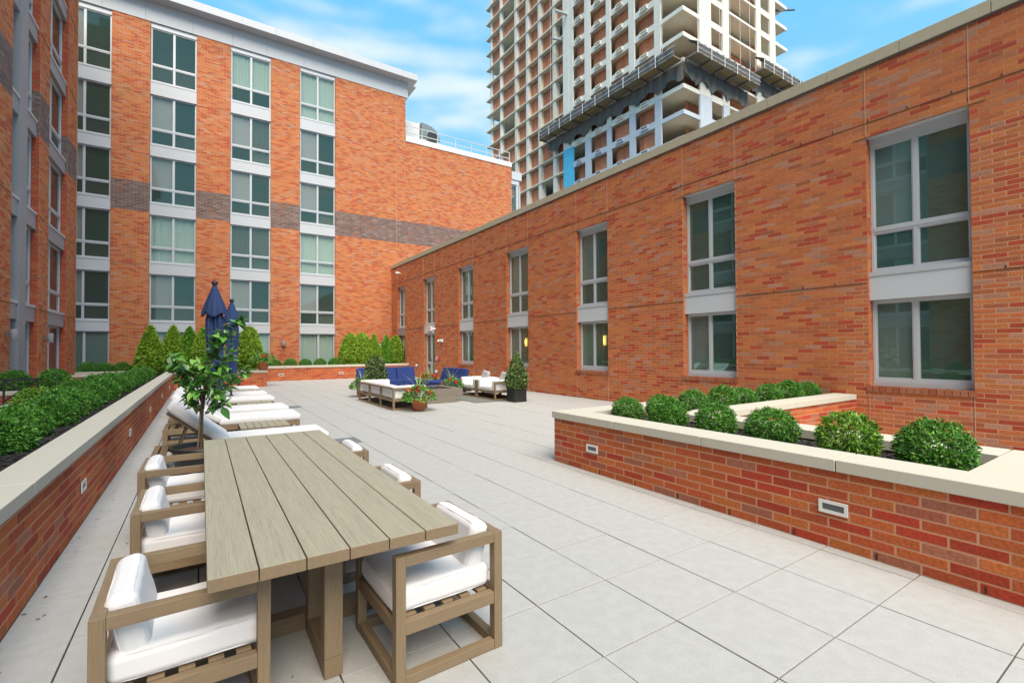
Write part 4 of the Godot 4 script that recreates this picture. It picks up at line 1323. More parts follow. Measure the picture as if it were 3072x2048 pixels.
# ------------------------------------------------------------------ furniture
func cushion(parent: Node, called: String, t: Transform3D, s: Vector3, m: Material, r := 0.045, puff := 0.012) -> MeshInstance3D:
	var g := Geo.new()
	g.rbox(t, s, r, 4, Color.WHITE, maxf(puff, 0.001))
	var o := part(parent, called, g, m)
	# a sewn welt round both wide faces
	var thin := s.min_axis_index()
	var a1 := (thin + 1) % 3
	var a2 := (thin + 2) % 3
	for sg in [-1.0, 1.0]:
		var w := Geo.new()
		var ring := []
		for k in 40:
			var an := TAU * k / 40.0
			var p := Vector3.ZERO
			var c := cos(an); var sn := sin(an)
			p[a1] = signf(c) * pow(absf(c), 0.22) * (s[a1] * 0.5 - r * 0.22)
			p[a2] = signf(sn) * pow(absf(sn), 0.22) * (s[a2] * 0.5 - r * 0.22)
			p[thin] = sg * (s[thin] * 0.5 - r * 0.35)
			ring.append(t * p)
		for k in 40: w.tube(ring[k], ring[(k + 1) % 40], 0.0035, 0.0035, 5)
		part(o, "piping", w, m)
	return o

func bar(parent: Node, called: String, lo: Vector3, hi: Vector3, r := 0.003) -> MeshInstance3D: # a wooden member; the grain runs along it
	var s := hi - lo
	var m: Material = M.woodx if s.x >= s.y and s.x >= s.z else (M.woodz if s.z >= s.y else M.woody)
	return bx(parent, called, lo, hi, m, r)

func make_dining_chair(label: String, at: Vector3, turn: float) -> Node3D:
	var c := thing("dining_chair", label, "chair", at, turn, "chairs at the dining table")
	var hx := 0.31; var hz := 0.325; var w := 0.052
	for sx in [-1, 1]:
		for sz in [-1, 1]:
			var p := Vector3(sx * (hx - w / 2), 0, sz * (hz - w / 2))
			bar(c, "leg", p + Vector3(-w / 2, 0.0, -w / 2), p + Vector3(w / 2, 0.64, w / 2))
	for sz in [-1, 1]:
		var z: float = sz * (hz - w / 2)
		bar(c, "arm", Vector3(-hx + w, 0.585, z - w / 2 + 0.001), Vector3(hx - w, 0.639, z + w / 2 - 0.001))
		bar(c, "seat_rail", Vector3(-hx + w, 0.25, z - w / 2 + 0.003), Vector3(hx - w, 0.315, z + w / 2 - 0.003))
		bar(c, "floor_rail", Vector3(-hx + w, 0.002, z - w / 2 + 0.002), Vector3(hx - w, 0.052, z + w / 2 - 0.002))
	for sx in [-1, 1]:
		var x: float = sx * (hx - w / 2)
		bar(c, "seat_rail", Vector3(x - w / 2 + 0.003, 0.25, -hz + w), Vector3(x + w / 2 - 0.003, 0.315, hz - w))
		bar(c, "floor_rail", Vector3(x - w / 2 + 0.002, 0.002, -hz + w), Vector3(x + w / 2 - 0.002, 0.052, hz - w))
	bar(c, "back_rail", Vector3(-hx + 0.001, 0.585, -hz + w), Vector3(-hx + w - 0.001, 0.639, hz - w))
	for k in 5:
		var x := -0.21 + 0.105 * k
		bar(c, "slat", Vector3(x - 0.03, 0.302, -hz + w), Vector3(x + 0.03, 0.322, hz - w))
	cushion(c, "seat_cushion", Transform3D(Basis(), Vector3(0.015, 0.390, 0)), Vector3(0.57, 0.13, 0.535), M.white_fabric, 0.04, 0.012)
	cushion(c, "back_cushion", Transform3D(Basis(Vector3(0, 0, 1), 0.22), Vector3(-0.195, 0.525, 0)), Vector3(0.115, 0.31, 0.50), M.white_fabric, 0.045, 0.0)
	return c

func dining_set() -> void:
	var t := thing("dining_table", "long weathered teak dining table with six-plank top", "table", Vector3(0.568, 0, -3.93))
	for k in 6:
		var x := -0.548 + k * 0.1828
		var pk := node(t, "plank")
		bx(pk, "board", Vector3(x + 0.002, 0.705, -1.72), Vector3(x + 0.1808, 0.7585, 1.72), M.woodz, 0.003)
		bx(pk, "weathered_face", Vector3(x + 0.0035, 0.757, -1.7185), Vector3(x + 0.1793, 0.76, 1.7185), M.tablewood, 0.0012)
	bar(t, "apron", Vector3(-0.46, 0.64, -1.5), Vector3(0.46, 0.703, -1.42))
	bar(t, "apron", Vector3(-0.46, 0.64, 1.42), Vector3(0.46, 0.703, 1.5))
	bar(t, "apron", Vector3(-0.05, 0.64, -1.41), Vector3(0.05, 0.703, 1.41))
	for s in [-1, 1]:
		bar(t, "leg", Vector3(-0.045, 0.10, s * 1.36 - 0.045), Vector3(0.045, 0.64, s * 1.36 + 0.045))
		bar(t, "floor_runner", Vector3(-0.045, 0.0, minf(s * 0.88, s * 1.405)), Vector3(0.045, 0.098, maxf(s * 0.88, s * 1.405)))
		bar(t, "cross_foot", Vector3(-0.46, 0.0, s * 0.88 - (0.0 if s < 0 else 0.1)), Vector3(0.46, 0.095, s * 0.88 + (0.1 if s < 0 else 0.0)))
		bar(t, "leg", Vector3(-0.045, 0.098, s * 0.93 - 0.045), Vector3(0.045, 0.64, s * 0.93 + 0.045))
	make_dining_chair("teak chair on the table's shrub planter side, at the end away from the loungers", Vector3(-0.05, 0, -2.71), 0.02)
	make_dining_chair("middle teak dining chair with white cushions on the shrub planter side of the table", Vector3(-0.055, 0, -4.085), 0.0)
	make_dining_chair("teak dining chair with white cushions on the shrub planter side, next to the potted tree", Vector3(-0.13, 0, -5.355), -0.01)
	make_dining_chair("teak chair on the table's open paving side, at the end away from the loungers", Vector3(1.095, 0, -2.58), PI + 0.03)
	make_dining_chair("middle teak dining chair with white cushions on the open paving side of the table", Vector3(1.12, 0, -3.80), PI)
	make_dining_chair("teak dining chair with white cushions on the open paving side, nearest the loungers", Vector3(1.115, 0, -5.13), PI - 0.02)

func make_lounger(label: String, at: Vector3, ang: float) -> void:
	var c := thing("sun_lounger", label, "sun lounger", at, 0.0, "sun loungers in a row")
	var hx := 1.085; var hz := 0.46
	for sx in [-1, 1]:
		for sz in [-1, 1]:
			var p := Vector3(sx * (hx - 0.035), 0, sz * (hz - 0.035))
			bar(c, "leg", p + Vector3(-0.035, 0, -0.035), p + Vector3(0.035, 0.295, 0.035))
	for sz in [-1, 1]:
		var z: float = sz * (hz - 0.035)
		bar(c, "side_rail", Vector3(-hx + 0.07, 0.205, z - 0.033), Vector3(hx - 0.07, 0.293, z + 0.033))
		bar(c, "stretcher", Vector3(-hx + 0.07, 0.05, z - 0.028), Vector3(hx - 0.07, 0.10, z + 0.028))
	for sx in [-1, 1]:
		var x: float = sx * (hx - 0.035)
		bar(c, "end_rail", Vector3(x - 0.033, 0.205, -hz + 0.07), Vector3(x + 0.033, 0.293, hz - 0.07))
	for k in 15:
		var x := -0.96 + 0.137 * k
		bar(c, "slat", Vector3(x - 0.04, 0.262, -hz + 0.069), Vector3(x + 0.04, 0.284, hz - 0.069))
	var px := -0.27
	cushion(c, "seat_cushion", Transform3D(Basis(), Vector3((px + hx) * 0.5 + 0.01, 0.352, 0)), Vector3(hx - px + 0.02, 0.125, 0.90), M.white_fabric, 0.05, 0.010)
	var bs := Basis(Vector3(0, 0, 1), -ang)
	var along := bs * Vector3(-1, 0, 0)
	var upw := bs * Vector3(0, 1, 0)
	var base := Vector3(px, 0.300, 0)
	var bg := Geo.new()
	for sz in [-1, 1]: bg.obox(Transform3D(bs, base + along * 0.42 + Vector3(0, 0, sz * 0.34)), Vector3(0.84, 0.04, 0.06))
	for k in 7: bg.obox(Transform3D(bs, base + along * (0.08 + 0.12 * k) + upw * 0.005), Vector3(0.07, 0.02, 0.62))
	part(c, "back_frame", bg, M.woodx)
	cushion(c, "back_cushion", Transform3D(bs, base + along * 0.445 + upw * 0.085), Vector3(0.88, 0.125, 0.90), M.white_fabric, 0.05, 0.010)
	var sg := Geo.new()
	for sz in [-1, 1]: sg.tube(base + along * 0.55 + Vector3(0, -0.02, sz * 0.3), Vector3(px - 0.55, 0.24, sz * 0.3), 0.015, 0.015, 6)
	part(c, "support_strut", sg, M.woody)

func make_side_table(label: String, at: Vector3) -> void:
	var c := thing("side_table", label, "side table", at, 0.0, "slatted side tables between loungers")
	var hx := 0.375; var hz := 0.36; var h := 0.37
	for sx in [-1, 1]:
		for sz in [-1, 1]:
			var p := Vector3(sx * (hx - 0.03), 0, sz * (hz - 0.03))
			bar(c, "leg", p + Vector3(-0.03, 0, -0.03), p + Vector3(0.03, h - 0.075, 0.03))
	for sz in [-1, 1]: bar(c, "apron", Vector3(-hx, h - 0.073, sz * (hz - 0.03) - 0.03), Vector3(hx, h - 0.028, sz * (hz - 0.03) + 0.03))
	for k in 7:
		var x := -hx + 2 * hx * k / 7.0
		bx(c, "slat", Vector3(x + 0.003, h - 0.026, -hz), Vector3(x + 2 * hx / 7.0 - 0.003, h, hz), M.tablewood, 0.003)

func make_umbrella(label: String, at: Vector3, top: float, sd: int) -> void:
	var u := thing("closed_umbrella", label, "umbrella", at, 0.0, "closed market umbrellas among the loungers")
	rng.seed = sd
	var g := Geo.new()
	g.lathe([[0.30, 0.0], [0.30, 0.05], [0.10, 0.07], [0.05, 0.08], [0.05, 0.42], [0.0, 0.42]], 20)
	part(u, "base", g, M.black)
	g = Geo.new()
	g.tube(Vector3(0, 0.06, 0), Vector3(0, top - 0.07, 0), 0.024, 0.024, 10)
	part(u, "pole", g, M.woody)
	g = Geo.new()
	g.lathe([[0.0, top - 0.08], [0.032, top - 0.08], [0.036, top - 0.05], [0.055, top - 0.035], [0.058, top - 0.005], [0.042, top + 0.03], [0.0, top + 0.045]], 14)
	part(u, "finial", g, M.black)
	# folded canopy: gathered cloth with deep folds
	g = Geo.new()
	var seg := 72
	var prof := [[0.14, 0.86], [0.165, 0.90], [0.155, 1.15], [0.15, 1.45], [0.155, 1.75], [0.175, 2.05], [0.165, 2.3], [0.10, 2.55]]
	var k0 := g.v.size()
	for j in prof.size():
		for i in seg + 1:
			var a := TAU * i / seg
			var fold := 0.78 + 0.20 * cos(a * 8 + 0.5 * sin(prof[j][1] * 2.6)) + 0.09 * cos(a * 13 + prof[j][1] * 3.0)
			var r: float = prof[j][0] * fold
			g.vert(Vector3(cos(a) * r, prof[j][1] * (top - 0.05) / 3.0, -sin(a) * r), Vector3.UP, Color.WHITE)
	grid_faces(g, k0, prof.size(), seg)
	part(u, "folded_canopy", g, M.navy)
	# the vent hood on top hangs in points
	g = Geo.new()
	k0 = g.v.size()
	var hp := [[0.205, 0.80], [0.20, 0.825], [0.155, 0.87], [0.115, 0.905], [0.075, 0.945], [0.035, 0.985], [0.03, 0.995]]
	for j in hp.size():
		for i in seg + 1:
			var a := TAU * i / seg
			var pt := cos(a * 4 + 0.6)
			var r: float = hp[j][0] * (1.0 + 0.10 * pt * (1.0 - j / 7.0) + 0.05 * cos(a * 8))
			var y: float = hp[j][1] * (top - 0.02) - (0.075 * (0.5 + 0.5 * pt)) * maxf(0, 1.0 - j / 2.5)
			g.vert(Vector3(cos(a) * r, y, -sin(a) * r), Vector3.UP, Color.WHITE)
	grid_faces(g, k0, hp.size(), seg)
	part(u, "vent_hood", g, M.navy)
	g = Geo.new()
	g.lathe([[0.150, 1.42], [0.156, 1.44], [0.150, 1.46]], 24)
	part(u, "tie_strap", g, M.navy)

func grid_faces(g: Geo, k0: int, rows: int, seg: int) -> void: # faces and smooth normals of a closed ring grid
	for j in rows:
		for i in seg + 1:
			var q := k0 + j * (seg + 1) + i
			var il := k0 + j * (seg + 1) + (i - 1 if i > 0 else seg - 1)
			var ir := k0 + j * (seg + 1) + (i + 1 if i < seg else 1)
			var jd: int = q - (seg + 1) if j > 0 else q
			var ju: int = q + (seg + 1) if j < rows - 1 else q
			g.n[q] = (g.v[ir] - g.v[il]).cross(g.v[ju] - g.v[jd]).normalized()
	for j in rows - 1:
		for i in seg:
			var a := k0 + j * (seg + 1) + i
			g.face3(a, a + 1, a + seg + 2); g.face3(a, a + seg + 2, a + seg + 1)

func lounger_row() -> void:
	var zc := [-8.03, -10.5, -11.98, -14.45, -16.1, -18.6]
	var ord := ["first", "second", "third", "fourth", "fifth", "sixth"]
	for k in 6:
		make_lounger("white cushioned teak sun lounger, %s in the row from the dining table" % ord[k], Vector3(0.535, 0, zc[k]), [0.70, 0.58, 0.58, 0.55, 0.56, 0.5][k])
	make_side_table("slatted teak side table between the first and second lounger from the dining table", Vector3(0.92, 0, -9.38))
	make_side_table("slatted teak side table between the third and fourth lounger from the dining table", Vector3(1.09, 0, -13.30))
	make_side_table("slatted teak side table between the fifth and sixth lounger from the dining table", Vector3(1.1, 0, -17.45))
	make_umbrella("closed navy umbrella between the second and third lounger from the dining table", Vector3(0.22, 0, -11.24), 3.02, 61)
	make_umbrella("closed navy umbrella between the fourth and fifth lounger from the dining table", Vector3(0.70, 0, -15.28), 3.05, 62)

func make_club_seat(called: String, label: String, cat: String, at: Vector3, turn: float, L: float, seats: int, group := "") -> Node3D: # faces +x, back at x = 0
	var c := thing(called, label, cat, at, turn, group)
	var D := 1.0; var w := 0.055; var H := 0.61
	var h := L / 2
	# posts along the back and at the front corners
	for k in seats + 1:
		var z := -h + w / 2 + (L - w) * k / seats
		bar(c, "back_post", Vector3(0, 0, z - w / 2), Vector3(w, H, z + w / 2))
	for sz in [-1, 1]:
		var z: float = sz * (h - w / 2)
		bar(c, "front_post", Vector3(D - w, 0, z - w / 2), Vector3(D, H, z + w / 2))
		for y in [[0.0, 0.05], [0.235, 0.285], [H - 0.05, H - 0.001]]:
			bar(c, "side_rail", Vector3(w, y[0] + 0.001, z - w / 2 + 0.002), Vector3(D - w, y[1], z + w / 2 - 0.002))
		cushion(c, "arm_cushion", Transform3D(Basis(), Vector3(D / 2 + 0.01, 0.468, z - sz * 0.125)), Vector3(D - 0.04, 0.365, 0.17), M.white_fabric, 0.05, 0.01)
	for k in seats:
		var za := -h + w + (L - w) * k / seats; var zb := -h + (L - w) * (k + 1) / seats
		for y in [[0.0, 0.05], [0.235, 0.285], [H - 0.05, H - 0.001]]:
			bar(c, "back_rail", Vector3(0.002, y[0] + 0.001, za), Vector3(w - 0.002, y[1], zb))
		var s0 := -h + 0.22 + (L - 0.44) * k / seats; var s1 := -h + 0.22 + (L - 0.44) * (k + 1) / seats
		cushion(c, "seat_cushion", Transform3D(Basis(), Vector3(0.62, 0.355, (s0 + s1) / 2)), Vector3(0.74, 0.15, s1 - s0 - 0.01), M.white_fabric, 0.05, 0.015)
	bar(c, "front_rail", Vector3(D - w + 0.002, 0.235, -h + w), Vector3(D - 0.002, 0.285, h - w))
	bar(c, "front_floor_rail", Vector3(D - w + 0.002, 0.001, -h + w), Vector3(D - 0.002, 0.05, h - w))
	bx(c, "deck", Vector3(w, 0.262, -h + w), Vector3(D - w, 0.278, h - w), M.woodz)
	cushion(c, "back_cushion", Transform3D(Basis(), Vector3(0.155, 0.470, 0)), Vector3(0.19, 0.37, L - 0.12), M.white_fabric, 0.06, 0.01)
	return c

func make_blue_sofa(label: String, at: Vector3, turn: float, L: float, seats: int) -> void: # faces +x
	var c := thing("blue_sofa", label, "sofa", at, turn, "blue outdoor sofas")
	bx(c, "plinth", Vector3(0.08, 0, -L / 2 + 0.05), Vector3(0.95, 0.14, L / 2 - 0.05), M.black)
	for k in seats:
		var za := -L / 2 + L * k / seats; var zb := -L / 2 + L * (k + 1) / seats
		cushion(c, "seat_cushion", Transform3D(Basis(), Vector3(0.54, 0.275, (za + zb) / 2)), Vector3(0.96, 0.26, zb - za - 0.012), M.blue_fabric, 0.05, 0.012)
		cushion(c, "back_cushion", Transform3D(Basis(Vector3(0, 0, 1), 0.30), Vector3(0.10, 0.62, (za + zb) / 2)), Vector3(0.17, 0.58, zb - za - 0.015), M.blue_fabric, 0.05, 0.0)
	bx(c, "back_panel", Vector3(-0.14, 0.05, -L / 2 + 0.03), Vector3(-0.06, 0.62, L / 2 - 0.03), M.black)

func flower_pot(label: String, at: Vector3, s: float, sd: int, red := 8, spikes := 14, terracotta := true) -> void:
	var p := thing("flower_pot", label, "plant", at)
	rng.seed = sd
	var g := Geo.new()
	g.lathe([[0.0, 0.0], [0.11 * s, 0.0], [0.15 * s, 0.05 * s], [0.18 * s, 0.14 * s], [0.175 * s, 0.22 * s], [0.15 * s, 0.29 * s], [0.165 * s, 0.32 * s], [0.14 * s, 0.32 * s], [0.13 * s, 0.28 * s], [0.0, 0.28 * s]], 24)
	part(p, "pot", g, M.terracotta if terracotta else M.black_pot)
	g = Geo.new()
	for i in 900:
		var d := rand_dir()
		if d.y < -0.35: continue
		var r := (0.5 + 0.5 * pow(rng.randf(), 0.4)) * s
		var q := Vector3(d.x * 0.42, d.y * 0.20 - 0.10 * (d.x * d.x + d.z * d.z), d.z * 0.42) * r + Vector3(0, 0.43 * s, 0)
		var k := rng.randf()
		leaf_at(g, q, (d + rand_dir() * 0.8).normalized(), (d + Vector3.UP).normalized(), 0.075 * s, 0.055 * s, Color(0.06, 0.20, 0.022).lerp(Color(0.17, 0.36, 0.05), k))
	part(p, "foliage", g, M.leaf)
	for i in red:
		var d := rand_dir()
		d.y = absf(d.y) * 0.7 - 0.1
		var ctr := Vector3(d.x * 0.37, d.y * 0.25 + 0.45, d.z * 0.37) * s
		g = Geo.new()
		for k in 26:
			var e := rand_dir()
			leaf_at(g, ctr + e * 0.03 * s, (e + rand_dir() * 0.4).normalized(), e.cross(rand_dir()).normalized(), 0.042 * s, 0.038 * s, Color(0.62, 0.018, 0.02) * rng.randf_range(0.7, 1.2))
		part(p, "flower_head", g, M.red_petal)
	for i in spikes:
		var a := TAU * i / spikes + rng.randf() * 0.5
		var lean := rng.randf_range(0.15, 0.75)
		var l := rng.randf_range(0.5, 0.85) * s
		g = Geo.new()
		var prev := Vector3(0, 0.42 * s, 0)
		var dir := Vector3(cos(a) * lean, 1.0, sin(a) * lean).normalized()
		for k in 5:
			var nx := prev + dir * l / 5.0
			var sd2 := dir.cross(Vector3(sin(a), 0, -cos(a))).normalized().cross(dir).normalized()
			var w0 := 0.017 * s * (1.0 - k / 5.2); var w1 := 0.017 * s * (1.0 - (k + 1) / 5.2)
			var c := Color(0.14, 0.26, 0.06).lerp(Color(0.45, 0.48, 0.24), rng.randf() * 0.4 + 0.1 * k)
			g.quad(prev - sd2 * w0, prev + sd2 * w0, nx + sd2 * w1, nx - sd2 * w1, c)
			prev = nx
			dir = (dir + Vector3(cos(a) * 0.16, -0.12 * lean * 2.0, sin(a) * 0.16)).normalized()
		part(p, "blade", g, M.leaf)

func lounge_group() -> void:
	make_club_seat("white_sofa", "white three-seat sofa with wooden frame, back to the open paving", "sofa", Vector3(4.34, 0, -14.17), 0.0, 3.36, 3)
	var names2 := ["white cube armchair with wooden frame beside the black square planter", "white cube armchair with wooden frame beside the blue sofa"]
	for k in 2:
		make_club_seat("cube_armchair", names2[k], "armchair", Vector3(8.86, 0, -13.60 - 1.27 * k), PI, 1.22, 1, "white cube armchairs")
		var pl := thing("throw_pillow", "black and white patterned throw pillow on the armchair %s" % ["beside the black square planter", "beside the blue sofa"][k], "pillow", Vector3(8.62, 0.66, -13.62 - 1.27 * k))
		var g := Geo.new()
		g.rbox(Transform3D(Basis(Vector3(0, 0, 1), -0.25) * Basis(Vector3(1, 0, 0), 0.12), Vector3.ZERO), Vector3(0.14, 0.42, 0.44), 0.065, 4)
		part(pl, "cover", g, M.print_fabric)
	make_blue_sofa("blue outdoor sofa with its back to the end planter", Vector3(6.55, 0, -19.75), -PI / 2, 2.5, 3)
	make_blue_sofa("blue outdoor sofa with its back to the two-storey wing", Vector3(8.55, 0, -17.1), PI, 2.1, 2)
	# fire pit table
	var f := thing("fire_pit_table", "low square stone fire pit table filled with dark lava rock", "fire pit", Vector3(6.18, 0, -14.25))
	bx(f, "base", Vector3(-0.52, 0, -0.62), Vector3(0.50, 0.19, 0.90), M.firepit)
	var g := Geo.new()
	var a := 0.76; var b := 0.83; var t := 0.20
	g.box(Vector3(-a, 0.19, -b), Vector3(-a + t, 0.42, b)); g.box(Vector3(a - t, 0.19, -b), Vector3(a, 0.42, b))
	g.box(Vector3(-a + t, 0.19, -b), Vector3(a - t, 0.42, -b + t)); g.box(Vector3(-a + t, 0.19, b - t), Vector3(a - t, 0.42, b))
	g.box(Vector3(-a + t, 0.19, -b + t), Vector3(a - t, 0.34, b - t))
	part(f, "top", g, M.firepit)
	rng.seed = 71
	g = Geo.new()
	for i in 420:
		var p := Vector3(rng.randf_range(-a + t + 0.02, a - t - 0.02), rng.randf_range(0.35, 0.40), rng.randf_range(-b + t + 0.02, b - t - 0.02))
		var k := rng.randf_range(0.02, 0.09)
		g.rbox(Transform3D(Basis(rand_dir(), rng.randf() * 3), p), Vector3(0.07, 0.05, 0.06) * rng.randf_range(0.7, 1.2), 0.02, 1, Color(k, k, k))
	var lv := part(f, "lava_rock", g, M.mulch)
	lv.set_meta("kind", "stuff")
	var rg := thing("rug", "thin grey-green patterned outdoor rug under the armchairs", "rug", Vector3(8.05, 0.004, -14.2))
	bx(rg, "pile", Vector3(-1.0, 0, -1.45), Vector3(0.9, 0.01, 1.45), M.rug)
	flower_pot("terracotta pot of red geraniums beside the white sofa", Vector3(4.92, 0, -12.08), 1.05, 81, 11, 16)
	flower_pot("pot of red geraniums and spiky leaves between fire pit and armchairs", Vector3(7.42, 0, -15.2), 1.0, 82, 7, 18)
	flower_pot("pot of red flowers between the two blue sofas", Vector3(7.95, 0, -18.5), 1.0, 83, 18, 8)
	flower_pot("pot of reddish grasses behind the corner of the white sofa", Vector3(4.75, 0, -16.9), 1.0, 84, 3, 30)
	flower_pot("terracotta pot of mixed flowers on the corner of the end planter", Vector3(2.36, 0.745, -24.34), 1.25, 85, 4, 8)

# ------------------------------------------------------------------ plants
var ball_meshes := []

func boxwood(label: String, group: String, at: Vector3, s: float, k: int) -> void:
	var o := thing("boxwood_shrub", label, "shrub", at, 0.0, group)
	var f := put(o, "foliage", ball_meshes[k % ball_meshes.size()], Transform3D(Basis(Vector3.UP, k * 1.7).scaled(Vector3(s, s * (0.93 + 0.05 * (k % 4)), s)), Vector3(0, 0.20 * s, 0)))
	f.name = "foliage"
	var g := Geo.new()
	g.tube(Vector3(0, -0.02, 0), Vector3(0, 0.16 * s, 0), 0.02, 0.014, 6)
	part(o, "stem", g, M.bark)

const NTH := ["first", "second", "third", "fourth", "fifth", "sixth", "seventh", "eighth", "ninth", "tenth", "eleventh", "twelfth", "thirteenth", "fourteenth", "fifteenth", "sixteenth", "seventeenth", "eighteenth", "nineteenth", "twentieth", "twenty-first", "twenty-second", "twenty-third"]

func plants() -> void:
	var greens := [Color(0.030, 0.13, 0.012), Color(0.10, 0.31, 0.028), Color(0.24, 0.46, 0.065)]
	var lime := [Color(0.075, 0.20, 0.016), Color(0.18, 0.38, 0.03), Color(0.32, 0.50, 0.06)]
	for k in 3: ball_meshes.append(shrub_mesh(700 + k, 0.30, 0.285, 7600, 0.044, 0.014, greens, "ball", M.leaf))
	ball_meshes.append(shrub_mesh(704, 0.30, 0.285, 5200, 0.046, 0.017, lime, "ball", M.leaf))
	var zs := [-4.85, -4.14, -3.44, -2.77, -2.04, -1.40]
	for k in 6:
		var i: int = [0, 1, 2, 0, 3, 1][k]
		boxwood("%s rounded green shrub from the outer corner, planter arm beside the open paving" % NTH[k] if i != 3 else "yellowish green rounded shrub in the planter arm beside the open paving", "shrubs in the corner planter", Vector3(5.20, 0.60, zs[k]), [0.72, 0.80, 0.76, 0.84, 0.84, 0.88][k], i + 4 * (k % 3) if i < 3 else 3)
	for k in 7:
		boxwood("%s rounded green shrub from the wall, in the planter arm meeting the two-storey wing" % NTH[6 - k], "shrubs in the corner planter", Vector3([5.84, 6.63, 7.41, 8.07, 8.86, 9.65, 10.34][k], 0.60, -4.76 - 0.03 * (k % 2)), 0.74 + 0.04 * (k % 3), [0, 1, 2, 4, 5, 6, 8][k])
	for k in 19:
		boxwood("%s rounded green shrub from the end planter, in the row along the lounger side" % NTH[18 - k], "shrubs in the long planter", Vector3(-1.70 - 0.05 * (k % 2), 0.60, -4.75 - 0.98 * k), 0.88 + 0.06 * (k % 3), [0, 1, 2, 4, 5, 6, 8, 9, 10][k % 9])
	for k in 4:
		boxwood(["yellowish green rounded shrub on the patio side of the long planter", "first green shrub past the yellowish one, patio side of the long planter", "second green shrub past the yellowish one, patio side of the long planter", "third green shrub past the yellowish one, patio side of the long planter"][k], "shrubs in the long planter", Vector3(-2.17, 0.60, [-10.3, -13.1, -15.2, -17.3][k]), 0.95, [3, 1, 6, 0][k])
	for k in 2:
		boxwood(["rounded green shrub over the patio wall, next to the side wing", "rounded green shrub over the patio wall, next to the long planter"][k], "shrubs behind the patio wall", Vector3([-4.0, -3.25][k], 0.60, -17.1), 1.15, [1, 2][k])
	for k in 5:
		boxwood("%s small round shrub from the flower pot on the end planter" % NTH[k], "round shrubs in the end planter", Vector3(3.35 + 0.775 * k, 0.64, -28.65), 1.08, [1, 2, 0, 5, 6][k])
	for k in 4:
		boxwood("%s small round shrub from the side wing, below the ground floor blinds" % NTH[k], "round shrubs by the side wing", Vector3(-4.25 + 0.6 * k, 0.60, -28.1), 1.1, [2, 0, 1, 4][k])
	# clipped evergreens
	var ev := [Color(0.16, 0.31, 0.022), Color(0.28, 0.45, 0.032), Color(0.36, 0.50, 0.05)]
	var ed := [Color(0.09, 0.27, 0.018), Color(0.16, 0.38, 0.028), Color(0.26, 0.45, 0.04)]
	var cone := shrub_mesh(721, 0.50, 2.05, 11000, 0.11, 0.040, ev, "cone", M.leaf)
	var coned := shrub_mesh(722, 0.48, 1.95, 11000, 0.11, 0.040, ed, "cone", M.leaf)
	var colm := shrub_mesh(723, 0.52, 2.05, 11000, 0.11, 0.040, ev, "column", M.leaf)
	var wide := shrub_mesh(724, 0.62, 1.95, 13000, 0.11, 0.040, ev, "column", M.leaf)
	var L := [[-1.85, -25.8, cone, 1.0, 0], [-1.05, -25.7, cone, 1.0, 0], [-0.45, -25.9, coned, 1.03, 0], [0.05, -25.6, cone, 0.97, 0], [1.93, -26.0, colm, 1.0, 0], [7.55, -29.3, wide, 0.97, 1], [8.25, -29.4, wide, 1.0, 1], [8.95, -29.2, cone, 0.93, 1], [9.75, -29.3, coned, 0.95, 1], [10.40, -29.35, colm, 0.88, 1]]
	for k in L.size():
		var q = L[k]
		var o := thing("evergreen_tree", ["%s clipped evergreen from the side wing, in the planter beside the loungers" % NTH[k], "%s clipped evergreen from the two-storey wing, in the end planter" % NTH[9 - k]][q[4]] if k != 4 else "rounded column evergreen beside the flower pot on the end planter", "tree", Vector3(q[0], 0.62, q[1]), k * 0.8, "clipped evergreens")
		var f := put(o, "crown", q[2], Transform3D(Basis.from_scale(Vector3(q[3] * 1.1, q[3], q[3] * 1.1)), Vector3(0, 0.08, 0)))
		f.name = "crown"
		var g := Geo.new()
		g.tube(Vector3(0, -0.02, 0), Vector3(0, 1.3, 0), 0.04, 0.02, 6)
		part(o, "trunk", g, M.bark)
	# cone shrubs in pots
	var hol := [Color(0.035, 0.08, 0.016), Color(0.13, 0.21, 0.045), Color(0.42, 0.46, 0.22)]
	var hm := shrub_mesh(731, 0.36, 1.12, 9000, 0.066, 0.030, hol, "cone", M.leaf_gloss)
	var hr := shrub_mesh(732, 0.40, 1.02, 9000, 0.066, 0.032, hol, "column", M.leaf_gloss)
	for q in [[8.31, -12.40, 0.44, hm, "conical glossy shrub in a black square planter near the armchairs", false], [5.45, -17.6, 0.44, hr, "egg-shaped glossy shrub in a black pot behind the white sofa", true]]:
		var o := thing("potted_shrub", q[4], "plant", Vector3(q[0], 0, q[1]))
		var g := Geo.new()
		g.box(Vector3(-0.225, 0, -0.225), Vector3(0.225, q[2] - 0.03, 0.225)); g.box(Vector3(-0.235, q[2] - 0.03, -0.235), Vector3(0.235, q[2], 0.235))
		part(o, "planter", g, M.black_pot)
		put(o, "foliage", q[3], Transform3D(Basis(), Vector3(0, q[2] - 0.02, 0)))
		g = Geo.new()
		g.tube(Vector3(0, q[2] - 0.05, 0), Vector3(0, q[2] + 0.5, 0), 0.025, 0.012, 6)
		part(o, "stem", g, M.bark)
	potted_tree()

